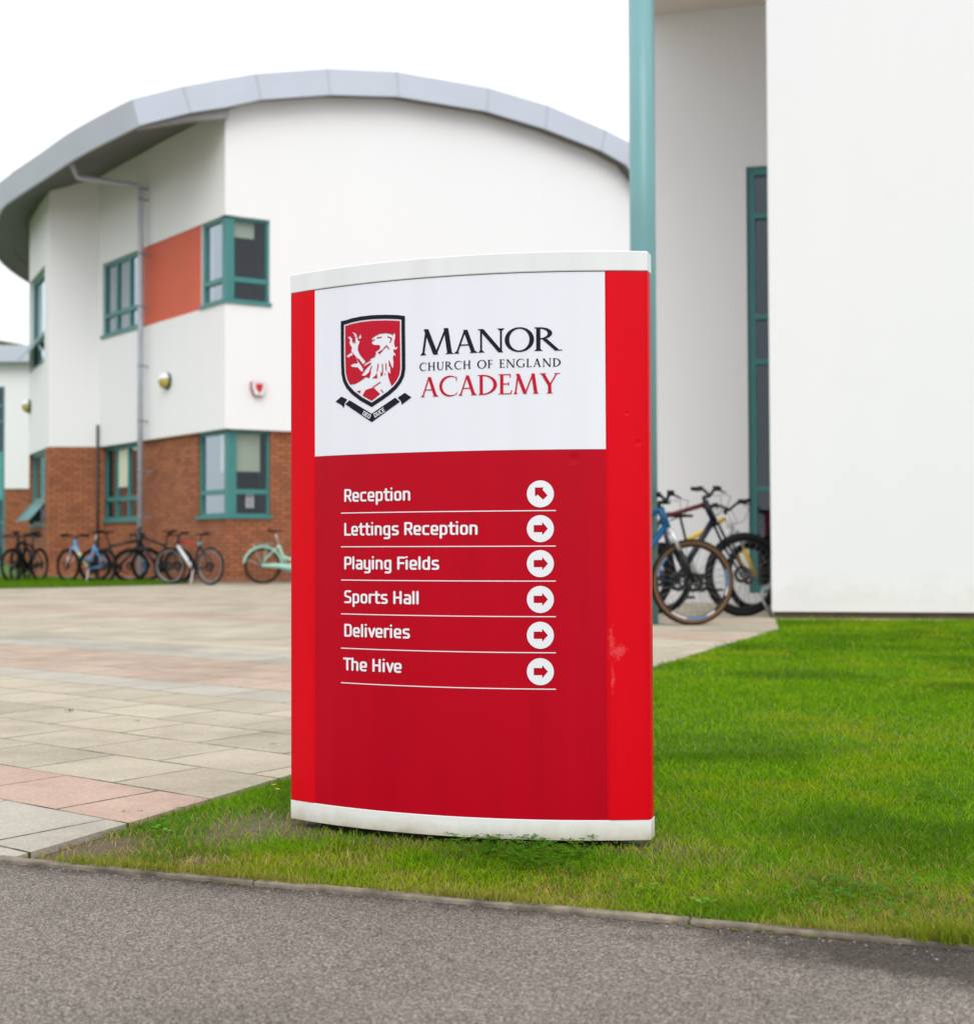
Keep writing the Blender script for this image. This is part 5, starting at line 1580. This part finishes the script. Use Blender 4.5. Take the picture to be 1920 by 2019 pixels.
    for pa, pb in ((pth[0], pth[1]), (pth[-1], pth[-2])):
        mb = MB(); mb.tube([pa, pa + (pb - pa) / np.linalg.norm(pb - pa) * .13], .021, 8); mb.xform(st); mb.build('grip', M['rubber'], bo)
        mb = MB()
        kk = pa + (pb - pa) / np.linalg.norm(pb - pa) * .15
        mb.tube([kk, kk + np.array([.045, 0, -.01]), kk + np.array([.075, (pa - pb)[1] * .35, -.035])], [.013, .010, .006], 6)
        mb.box(kk + np.array([.0, 0, .012]), .04, .05, .04)
        mb.xform(st); mb.build('brake_lever', M['black_metal'], bo)
    # brake cables
    mb = MB()
    c0 = bc + np.array([.06, .1, 0]); c1 = hb + np.array([.06, .03, .03])
    for y in (1, -1):
        mb.tube([bc + np.array([.03, .17 * y, .02]), bc + np.array([.16, .12 * y, .0]), bc + np.array([.15, .05 * y, -.12]), hb + np.array([.02, .02 * y, .05])], .003, 5)
    mb.xform(st); mb.build('cable', M['rubber'], t)
    # wheels
    for c, steerable in ((np.array([0, 0, r]), False), (np.array([wb, 0, r]), True)):
        ro = r; ri = r - tyre * 1.9
        mb = MB()
        mb.tube([c + np.array([0, -.05, 0]), c + np.array([0, .05, 0])], .022, 10)
        ph = random.uniform(0, .3)
        for k in range(spokes):
            an = ph + 2 * math.pi * k / spokes
            y = .03 if k % 2 else -.03
            tg = an + (.35 if (k // 2) % 2 else -.35)
            mb.tube([c + np.array([.022 * math.cos(tg), y, .022 * math.sin(tg)]), c + np.array([(ri - .015) * math.cos(an), y * .1, (ri - .015) * math.sin(an)])], .0016, 4, caps=False)
        if steerable: mb.xform(st)
        wo_ = mb.build('wheel', M['spoke'], t)
        mb = MB()
        tw = tyre
        n = 10
        mb.lathe([(ri + tyre * .95 + tw * .95 * math.cos(k), tw * math.sin(k)) for k in np.linspace(0, 2 * math.pi, n, endpoint=False)], c, n=44)
        if steerable: mb.xform(st)
        mb.build('tyre', M['rubber'], wo_)
        if tyre_mat == 'tan_wall':
            mb = MB()
            for y in (-1, 1):
                mb.lathe([(ri - .002, y * tw * .66), (ri + tyre * .5, y * (tw * .98)), (ri + tyre * .85, y * (tw * 1.05)), (ri + tyre * 1.05, y * tw * 1.02)], c, n=44, closed=False)
            if steerable: mb.xform(st)
            mb.build('side_wall', M['tan_wall'], wo_)
        mb = MB()
        mb.lathe([(ri + .004, -.012), (ri + .004, .012), (ri - .016, .012), (ri - .022, 0), (ri - .016, -.012)], c, n=44)
        if steerable: mb.xform(st)
        mb.build('rim', P_[rim] if rim in P_ else M[rim], wo_)
        if decal_rim and steerable:
            for cn, spans in decal_rim.items():
                for a0, a1 in spans:
                    mb = MB()
                    for y in (-1, 1):
                        mb.lathe([(ri + .001, y * .0135), (ri - .016, y * .0135)], c, n=10, closed=False, a0=a0, a1=a1)
                    mb.xform(st); mb.build('rim_decal', P_[cn], wo_)
        if disc:
            mb = MB(); ds_ = disc_side; mb.lathe([(.05, .042 * ds_), (.085, .042 * ds_), (.085, .045 * ds_), (.05, .045 * ds_)], c, n=24)
            mb.lathe([(.0, .04 * ds_), (.03, .04 * ds_), (.03, .048 * ds_), (.0, .048 * ds_)], c, n=16)
            if steerable: mb.xform(st)
            mb.build('brake_disc', M['black_metal'], wo_)
        if guards:
            mb = MB()
            g0, g1 = (-.2, math.pi * .95) if not steerable else (.25 * math.pi, 1.08 * math.pi)
            # angle measured from +x; lathe axis y with e2 = y x x = -z, so go negative
            mb.lathe([(ro - .012, -.034), (ro + .020, -.026), (ro + .030, 0), (ro + .020, .026), (ro - .012, .034), (ro + .016, .0)], c, n=26, closed=True, a0=-g1, a1=-g0)
            for y in (-1, 1):
                aa = g1 * .93
                mb.tube([c + np.array([0, .06 * y, 0]), c + np.array([(ro + .02) * math.cos(aa), .028 * y, (ro + .02) * math.sin(aa)])], .004, 5)
            if steerable: mb.xform(st)
            mb.build('mudguard', P_[guards], t)
    # drive train
    mb = MB()
    mb.lathe([(.055, -.045), (.095, -.045), (.095, -.051), (.055, -.051)], bb, n=28)
    for an in np.linspace(0, 2 * math.pi, 5, endpoint=False):
        mb.tube([bb + np.array([0, -.048, 0]), bb + np.array([.08 * math.cos(an), -.048, .08 * math.sin(an)])], .008, 5)
    ca = random.uniform(.4, 1.1)
    for y, s_ in ((-1, 1), (1, -1)):
        e = bb + np.array([s_ * .17 * math.cos(ca), .07 * y, -s_ * .17 * math.sin(ca)])
        mb.tube([bb + np.array([0, .05 * y, 0]), e], .011, 6)
    cs = mb.build('crankset', M['black_metal'] if frame != 'mint' else M['grey_metal'], t)
    for y, s_ in ((-1, 1), (1, -1)):
        e = bb + np.array([s_ * .17 * math.cos(ca), .115 * y, -s_ * .17 * math.sin(ca)])
        mb = MB(); mb.box(e, .09, .07, .022); mb.build('pedal', M['rubber'], cs)
    mb = MB()
    hubc = np.array([0, 0, r])
    for up_ in (1, -1):
        mb.tube([bb + np.array([0, -.048, .09 * up_]), hubc + np.array([0, -.045, .035 * up_])], .005, 5)
    mb.lathe([(.0, -.04), (.055, -.04), (.03, -.056), (.0, -.056)], hubc, n=18)
    if not step:
        mb.tube([hubc + np.array([.0, -.055, -.02]), hubc + np.array([.03, -.055, -.09]), hubc + np.array([.06, -.05, -.14])], .014, 6)
    mb.build('chain', M['black_metal'], t)
    if step and guards:
        mb = MB(); mb.tube([hubc + np.array([-.03, -.06, .0]), hubc * .5 + bb * .5 + np.array([0, -.06, .03]), bb + np.array([.08, -.06, .02]), bb + np.array([.10, -.06, -.05])], [.03, .045, .06, .05], 10)
        mb.build('chain_guard', P_[guards], t)
    if rack:
        mb = MB()
        zr = r * 2 + .06
        for y in (-1, 1):
            mb.tube([np.array([.20, .05 * y, zr]), np.array([-.18, .06 * y, zr]), np.array([-.02, .07 * y, r + .02])], .006, 5)
            mb.tube([np.array([.08, .055 * y, zr]), np.array([0, .07 * y, r + .02])], .006, 5)
        for x in (-.16, -.05, .06):
            mb.tube([np.array([x, -.06, zr]), np.array([x, .06, zr])], .006, 5)
        mb.build('rear_rack', P_[guards or 'black'], t)
    if rearlight:
        mb = MB(); mb.box(sc + np.array([-.07, 0, .06]), .03, .06, .05); mb.build('rear_light', M['red_plastic'], t)
    if kick:
        mb = MB(); mb.tube([bb + np.array([-.05, .05, 0]), bb + np.array([-.11, .16, -r + .06])], .012, 6); mb.build('kickstand', P_['white'], t)
    if bag:
        mb = MB(); mb.box(sc + np.array([-.14, 0, .1]), .13, .1, .09); o = mb.build('saddle_bag', M['rubber'], t); bevel(o, .02, 3)
    return t

G_ = lambda x, y: at_z(x, y)[:2]
rg, lg = 'bicycles parked in the recess by the teal column', 'bicycles leaning by the brick wall'
bicycle('blue mountain bike with tan walled front tyre standing nearest beside the teal column', G_(1365, 1233.5), R_(9), r=.372, tyre=.026, wb=1.10, frame='blue', fork='silver', fork_lower='black', tyre_mat='tan_wall', rim='black', susp=True,
        head=70, fl=.52, hl=.17, rise=.06, sch=.50, disc_side=-1, grp=rg, spokes=28, decal_rim={'sky': [(1.15, 1.75), (-.35, .15), (3.3, 3.9)], 'white': [(1.75, 2.2), (.15, .38), (.9, 1.15)]}, kick=True)
bicycle('dark navy mountain bike with red top tube and fat black tyres in the recess', at_y(1466, 1221, 13.15)[:2], R_(14), r=.405, tyre=.036, wb=1.13, frame='navy', top='wine', fork='navy', head=63, fl=.60, hl=.20, rise=.07, sch=.62, grp=rg, spokes=28, susp=False, lean=R_(2), bag=True, saddle_h=.10)
bicycle('white mountain bike with yellow top tube and yellow fork legs deepest in the recess', at_y(1482, 1210, 14.2)[:2], R_(24), r=.36, tyre=.028, wb=1.08, frame='white', top='yellow', fork='silver', fork_lower='yellow', susp=True, head=68, fl=.54, hl=.16, rise=.06, grp=rg, spokes=16, steer=R_(12))
bicycle('red and black bike with a white down tube parked at the brick corner', G_(336, 1152.6), R_(145), r=.335, tyre=.023, wb=1.03, frame='black', top='red', down='white', fork='black', fork_lower='black', rim='grey', seat_clamp='cyan', grp=lg, steer=R_(14), spokes=16, kick=True, saddle_h=.16)
bicycle('mint green step-through bike with mudguards half hidden behind the sign', None if False else (at_y(518, 1151, 24.9)[0] + 1.06 * math.cos(R_(14)), 24.9 + 1.06 * math.sin(R_(14))), R_(14), r=.335, tyre=.023, wb=1.06, frame='mint', fork='mint', rim='tan_wall', step=True, bar='swept', guards='mint', rack=True,
        disc=False, grp=lg, spokes=16, rearlight=False)
bicycle('sky blue step-through bike with a white and cream frame in front of the brick pier', G_(134, 1149.5), R_(146), r=.33, tyre=.025, wb=1.04, frame='sky', fork='sky', fork_lower='white', down='cream', step=True, bar='flat', rim='black', grp=lg, spokes=14, kick=True)
bicycle('black bike with wide handlebar standing in front of the grey downpipe', G_(258, 1150.5), R_(158), r=.335, tyre=.032, wb=1.06, frame='black', fork='black', down='navy', rim='black', susp=True, grp=lg, spokes=14, steer=R_(38), decal_rim={'sky': [(2.6, 3.6)]})
bicycle('black bike facing right squeezed between the blue bike and the wide barred bike', at_y(290, 1149, 26.6)[:2], R_(38), r=.335, tyre=.031, wb=1.05, frame='black', fork='black', fork_lower='white', rim='black', grp=lg, spokes=14)
bicycle('black bike seen from the front at the left end of the row', at_y(24, 1150, 26.0)[:2], R_(-100), r=.335, tyre=.024, wb=1.05, frame='black', fork='black', rim='black', grp=lg, spokes=12, steer=R_(-8))
bicycle('black bike seen from behind with a red rear light at the left end', at_y(53, 1148, 27.4)[:2], R_(96), r=.335, tyre=.024, wb=1.05, frame='black', fork='black', rim='black', grp=lg, spokes=12, rearlight=True)

# cycle rack: bent tube loops fixed at the wall foot
rk = thing('bike_rack', 'galvanised bent tube cycle stand by the corner of the white wall', 'bike rack', (*at_y(1500, 1205, 13.4)[:2], 0))
for dy, nm in ((0, 'loop'), (.9, 'loop')):
    mb = MB()
    b0 = np.array([at_y(1522, 1212, 13.0 + dy)[0], 13.0 + dy, 0]) - np.array(rk.location)
    mb.tube([b0 + np.array([0, 0, 0]), b0 + np.array([-.09, .02, .17]), b0 + np.array([-.085, .05, .25]), b0 + np.array([.10, .1, .33]), b0 + np.array([.4, .2, .45])], .013, 8)
    mb.build(nm, M['galv'], rk)

# ================================================================== GRASS
def vnoise(x, y, sc, seed):
    r = np.random.default_rng(seed).random((64, 64))
    fx, fy = x * sc, y * sc
    ix, iy = np.floor(fx).astype(int), np.floor(fy).astype(int)
    tx, ty = fx - ix, fy - iy
    tx = tx * tx * (3 - 2 * tx); ty = ty * ty * (3 - 2 * ty)
    g = lambda a, b: r[a % 64, b % 64]
    return (g(ix, iy) * (1 - tx) + g(ix + 1, iy) * tx) * (1 - ty) + (g(ix, iy + 1) * (1 - tx) + g(ix + 1, iy + 1) * tx) * ty
def in_poly(x, y, poly):
    ins = np.zeros(x.shape, bool)
    n = len(poly)
    for i in range(n):
        (ax, ay), (bx, by) = poly[i], poly[(i + 1) % n]
        c = ((ay > y) != (by > y))
        ins ^= c & (x < (bx - ax) * (y - ay) / (by - ay + 1e-12) + ax)
    return ins
sign_front = [np.array(fpos(s, 0, .004)[:2]) for s in np.linspace(sL, sRt, 16)]
sign_poly = [tuple(p) for p in sign_front] + [tuple(mirror(p)) for p in sign_front[::-1]]
def grass_mat():
    m, nt, b = new_mat('grass_blades')
    at = N(nt, 'ShaderNodeAttribute', attribute_name='blade_colour')
    nt.links.new(at.outputs['Color'], b.inputs['Base Color'])
    b.inputs['Roughness'].default_value = 0.6
    b.inputs['Specular IOR Level'].default_value = 0.08
    tr = N(nt, 'ShaderNodeBsdfTranslucent')
    nt.links.new(at.outputs['Color'], tr.inputs[0])
    mx = N(nt, 'ShaderNodeMixShader'); mx.inputs[0].default_value = 0.35
    nt.links.new(b.outputs[0], mx.inputs[1]); nt.links.new(tr.outputs[0], mx.inputs[2])
    nt.links.new(mx.outputs[0], nt.nodes['Material Output'].inputs[0])
    return m
GM = grass_mat()
def blades(name, X, Y, Hh, W, bend, C, z0):
    n = len(X)
    yaw = rng.random(n) * 2 * math.pi
    lean = rng.random(n) * 2 * math.pi
    dx, dy = np.cos(yaw), np.sin(yaw)
    lx, ly = np.cos(lean), np.sin(lean)
    V = np.zeros((n, 5, 3))
    for k, (t, wf) in enumerate(((0, 1), (0, 1), (.55, .75), (.55, .75), (1, 0))):
        sgn = (-1, 1, -1, 1, 0)[k]
        off = bend * t ** 1.8
        V[:, k, 0] = X + dx * W * wf * sgn / 2 + lx * off
        V[:, k, 1] = Y + dy * W * wf * sgn / 2 + ly * off
        V[:, k, 2] = z0 + Hh * t * (1 - .25 * (bend / (Hh + 1e-6)) * t).clip(.35, 1) if t else z0
    me = bpy.data.meshes.new(name)
    me.vertices.add(n * 5); me.vertices.foreach_set('co', V.ravel())
    base = np.arange(n) * 5
    loops = np.stack([base, base + 1, base + 3, base + 2, base + 2, base + 3, base + 4], 1).ravel()
    me.loops.add(n * 7); me.loops.foreach_set('vertex_index', loops.astype(np.int32))
    me.polygons.add(n * 2)
    ls = np.stack([np.arange(n) * 7, np.arange(n) * 7 + 4], 1).ravel()
    me.polygons.foreach_set('loop_start', ls.astype(np.int32))
    me.polygons.foreach_set('loop_total', np.tile([4, 3], n).astype(np.int32))
    me.update(calc_edges=True)
    at = me.color_attributes.new('blade_colour', 'FLOAT_COLOR', 'POINT')
    cc = np.ones((n, 5, 4)); cc[:, :, :3] = C[:, None, :]
    at.data.foreach_set('color', cc.ravel())
    me.materials.append(GM)
    o = bpy.data.objects.new(name, me); col.objects.link(o)
    tag(o, kind='stuff')
    return o
XS, YS = [], []
lp = [np.array(p) for p in lawn_poly]
for (y0, y1, dens) in ((2.0, 3.3, 34000), (3.3, 4.6, 20000), (4.6, 7.0, 9000), (7.0, 10.0, 4500), (10.0, 13.2, 3200)):
    x0, x1 = -1.3, y1 * .42 + .6
    n = int((x1 - x0) * (y1 - y0) * dens)
    x = rng.uniform(x0, x1, n); y = rng.uniform(y0, y1, n)
    XS.append(x); YS.append(y)
X = np.concatenate(XS); Y = np.concatenate(YS)
ok = in_poly(X, Y, [tuple(kerb_pt(T0, KW))] + lawn_poly[1:]) & ~in_poly(X, Y, sign_poly)
X, Y = X[ok], Y[ok]
dry = vnoise(X, Y, 2.3, 1) * .6 + vnoise(X, Y, 6.5, 2) * .4
lush = vnoise(X + 7, Y, 1.5, 3) * .55 + vnoise(X, Y, 4.2, 4) * .45
dk = (np.stack([X, Y], 1) - kA[:2]) @ kn                              # distance behind the kerb
near = np.clip(1 - (dk - .05) / .75, 0, 1)                            # the worn strip in front of the sign
de = np.abs((np.stack([X, Y], 1) - eA[:2]) @ np.array([ed[1], -ed[0]]))
bare = np.zeros(len(X))
for bx, by, ra, sg in BARE:
    bare = np.maximum(bare, sg * np.clip(1.35 - np.hypot(X - bx, (Y - by)) / ra, 0, 1))
bare = np.maximum(bare, .55 * np.clip(1 - (dk - KW) / .02, 0, 1))
# thin grass right against the sign
sp = np.array(sign_front)
ds = np.min(np.hypot(X[:, None] - sp[None, :, 0], Y[:, None] - sp[None, :, 1]), axis=1)
bare = np.maximum(bare, .35 * np.clip(1 - ds / .10, 0, 1))
keep = rng.random(len(X)) > bare * .93
X, Y, dry, lush, near, de, ds, bare, dk = (v[keep] for v in (X, Y, dry, lush, near, de, ds, bare, dk))
n = len(X)
D = np.hypot(X, Y)
Hh = (.008 + .014 * rng.random(n) + .011 * lush) * (1 + .12 * np.clip(D - 4, 0, 6)) * np.where(rng.random(n) < .04, 1.5, 1)
Hh *= 1 - .45 * near * np.clip(dry * 1.3 - .3, 0, 1)
Wd = (.0015 + .0013 * rng.random(n)) * (1 + .28 * np.clip(D - 3, 0, 8))
bend = Hh * (.35 + .95 * rng.random(n))
g1, g2, g3 = np.array([.120, .285, .0025]), np.array([.225, .43, .004]), np.array([.44, .44, .012])
straw = np.array([.46, .34, .13]); dark = np.array([.060, .165, .004])
u = rng.random(n)
C = (g1 + (g2 - g1) * u[:, None]) * (.68 + .58 * rng.random((n, 1)))
yel = np.clip((dry - .50) * 2.6 + 1.0 * near - .10, 0, 1) * (0.35 + .65 * rng.random(n))
C = C * (1 - .75 * yel[:, None]) + g3 * .75 * yel[:, None]
dkf = np.clip((lush - .46) * 3.0, 0, 1) * .70
C = C * (1 - dkf[:, None]) + dark * dkf[:, None]
st_ = rng.random(n) < (.02 + .52 * near * np.clip((dry - .36) * 2.8, 0, 1) + .45 * bare)
C[st_] = straw * (0.6 + .6 * rng.random((st_.sum(), 1)))
print('BLADES', n)
blades('grass', X, Y, Hh, Wd, bend, C, LZ)
# verge far left
n = 26000
x = rng.uniform(-13, -4.5, n); y = rng.uniform(22, 29.5, n)
ok = in_poly(x, y, [tuple(p) for p in verge_poly]); x, y = x[ok], y[ok]; n = len(x)
blades('verge_grass', x, y, .04 + .05 * rng.random(n), .012 + .008 * rng.random(n), .03 * rng.random(n), np.array([.09, .22, .006]) + np.array([.06, .06, .004]) * rng.random((n, 1)), .01)

# broad leaved weeds: a clover patch in front of the plinth and moss tufts along the kerb
def leaf_cluster(name, spots, size, c0, c1, z0=LZ):
    n = len(spots)
    mbv, mbf, cols = [], [], []
    for (x, y, h) in spots:
        an0 = random.uniform(0, 6.28)
        cc = [a + (b - a) * random.random() for a, b in zip(c0, c1)]
        for k in range(3):
            an = an0 + k * 2.094
            s_ = size * random.uniform(.7, 1.2)
            tilt = random.uniform(-.2, .5)
            e = np.array([math.cos(an), math.sin(an), tilt * .6]); f = np.array([-math.sin(an), math.cos(an), 0])
            b = np.array([x, y, z0 + h])
            i = len(mbv)
            mbv += [tuple(b), tuple(b + e * s_ * .55 + f * s_ * .42), tuple(b + e * s_ * 1.0 + f * s_ * .2), tuple(b + e * s_ * 1.0 - f * s_ * .2), tuple(b + e * s_ * .55 - f * s_ * .42)]
            mbf.append([i, i + 1, i + 2, i + 3, i + 4]); cols += [cc] * 5
    me = bpy.data.meshes.new(name); me.from_pydata(mbv, [], mbf)
    at = me.color_attributes.new('blade_colour', 'FLOAT_COLOR', 'POINT')
    at.data.foreach_set('color', np.c_[np.array(cols), np.ones(len(cols))].ravel())
    me.materials.append(GM)
    o = bpy.data.objects.new(name, me); col.objects.link(o); tag(o, kind='stuff')
    return o
spots = []
for (px_, py_, sx, sy, k) in ((1060, 1690, 75, 22, 520), (960, 1672, 60, 14, 220), (1850, 1560, 60, 22, 220), (1700, 1770, 120, 25, 260), (1230, 1755, 70, 18, 60), (330, 1640, 40, 14, 50)):
    for _ in range(k):
        p = at_z(random.gauss(px_, sx), min(1835, random.gauss(py_, sy)))
        if in_poly(np.array([p[0]]), np.array([p[1]]), lawn_poly)[0] and not in_poly(np.array([p[0]]), np.array([p[1]]), sign_poly)[0]:
            spots.append((p[0], p[1], random.uniform(.012, .038)))
leaf_cluster('clover_leaves', spots, .0085, (.045, .15, .006), (.10, .27, .008))
spots = []
for t in np.arange(T0 + .1, 2.6, .004):
    if vnoise(np.array([t]), np.array([0.3]), 5, 9)[0] > .60:
        p = kerb_pt(t, random.uniform(-.018, .002)); spots.append((p[0], p[1], random.uniform(-.002, .006)))
leaf_cluster('kerb_moss', spots, .006, (.12, .13, .01), (.28, .26, .02))
spots = []
for (px_, py_, k) in ((1385, 1783, 5), (1275, 1752, 3), (300, 1640, 3)):
    for _ in range(k):
        p = at_z(random.gauss(px_, 14), random.gauss(py_, 4)); spots.append((p[0], p[1], random.uniform(.010, .022)))
leaf_cluster('broad_leaf_weeds', spots, .014, (.12, .30, .02), (.22, .40, .05))
# grit and small stones gathered in the gutter
mb = MB()
for _ in range(520):
    t_ = random.uniform(-.4, 3.0); o_ = -abs(random.gauss(0, .05)) - .003 if random.random() < .75 else -random.uniform(.05, .7)
    p = kerb_pt(t_, o_); r_s = random.uniform(.0012, .0034)
    i0 = len(mb.v)
    for dx, dy, dz in ((1, 0, 0), (0, 1, 0), (-1, 0, 0), (0, -1, 0), (0, 0, .8)):
        mb.vert((p[0] + dx * r_s * random.uniform(.6, 1.3), p[1] + dy * r_s * random.uniform(.6, 1.3), -.0092 + dz * r_s))
    for k in range(4):
        mb.f.append([i0 + k, i0 + (k + 1) % 4, i0 + 4]); mb.uv.append(None); mb.sm.append(False)
tag(mb.build('grit', plain('grit_stone', (0.24, 0.21, 0.17), 0.9, var=0.6, nscale=40)), kind='stuff')
# long grass hanging over the kerb at the right
tx = float((at_z(1880, 1850)[:2] - kA[:2]) @ kd)
n = 500
tt = rng.normal(tx, .05, n); oo = KW + rng.uniform(-.04, .03, n)
xx = kA[0] + kd[0] * tt + kn[0] * oo; yy = kA[1] + kd[1] * tt + kn[1] * oo
blades('overhanging_grass', xx, yy, .018 + .022 * rng.random(n), .002 + .0012 * rng.random(n), .02 * rng.random(n), np.array([.12, .2, .01]) + np.array([.14, .1, .01]) * rng.random((n, 1)), .0)

n = 11000
tt = rng.uniform(T0 + .05, 3.2, n)
kp = vnoise(tt, tt * 0 + .7, 4.5, 21)
sel = rng.random(n) < np.clip((kp - .35) * 2.2, .05, 1); tt = tt[sel]; n = len(tt)
oo = KW + rng.uniform(-.022, .012, n)
xx = kA[0] + kd[0] * tt + kn[0] * oo; yy = kA[1] + kd[1] * tt + kn[1] * oo
cm = rng.random((n, 1))
blades('edge_grass', xx, yy, .008 + .016 * rng.random(n), .0014 + .001 * rng.random(n), .020 * rng.random(n), np.array([.13, .22, .004]) * (1 - cm) + np.array([.44, .36, .09]) * cm, .001)
# dandelions
for (px_, py_, lb) in ((531, 1537, 'taller yellow dandelion at the lawn edge just left of the sign'), (546, 1556, 'low yellow dandelion in grass close to the left foot of the sign'), (538, 1547, 'small half open dandelion between two yellow dandelions beside the sign')):
    p = at_z(px_, py_ + 14)
    hgt = .03
    t = thing('dandelion', lb, 'flower', (p[0], p[1], LZ), group='dandelions in the grass left of the sign')
    mb = MB(); mb.tube([(0, 0, 0), (.002, .001, hgt)], .0012, 5); mb.build('stem', plain('dandelion_stem', (.12, .2, .03), .6), t)
    mb = MB()
    for k in range(18):
        an = k * 2.4; rr2 = .008 * math.sqrt((k + 1) / 18)
        c = np.array([.002, .001, hgt]); e = np.array([math.cos(an), math.sin(an), .35]); f = np.array([-math.sin(an), math.cos(an), 0])
        mb.face([c, c + e * rr2 * .7 + f * .0016, c + e * rr2, c + e * rr2 * .7 - f * .0016])
    mb.build('flower_head', M.setdefault('dandelion', plain('dandelion_yellow', (.75, .52, .01), .6)), t)
# litter on the paving: small dark leaves
for (px_, py_, s_, c_, lb) in ((135, 1407, .022, 'brown', 'dark curled dead leaf lying on the beige paving'), (271, 1427, .014, 'green', 'small yellow green leaf lying on the beige paving'), (1040, 0, 0, '', '')):
    if not s_: continue
    p = at_z(px_, py_)
    mb = MB()
    for k in range(5):
        an = k * 1.25
        mb.face([np.array([0, 0, .004]), np.array([s_ * math.cos(an), s_ * math.sin(an), .008 + .004 * (k % 2)]), np.array([s_ * .8 * math.cos(an + .6), s_ * .8 * math.sin(an + .6), .012])])
    o = mb.build('fallen_leaf', plain('leaf_' + c_, (.05, .035, .02) if c_ == 'brown' else (.25, .27, .02), .7)); o.location = (p[0], p[1], PZ)
    tag(o, lb, 'leaf')
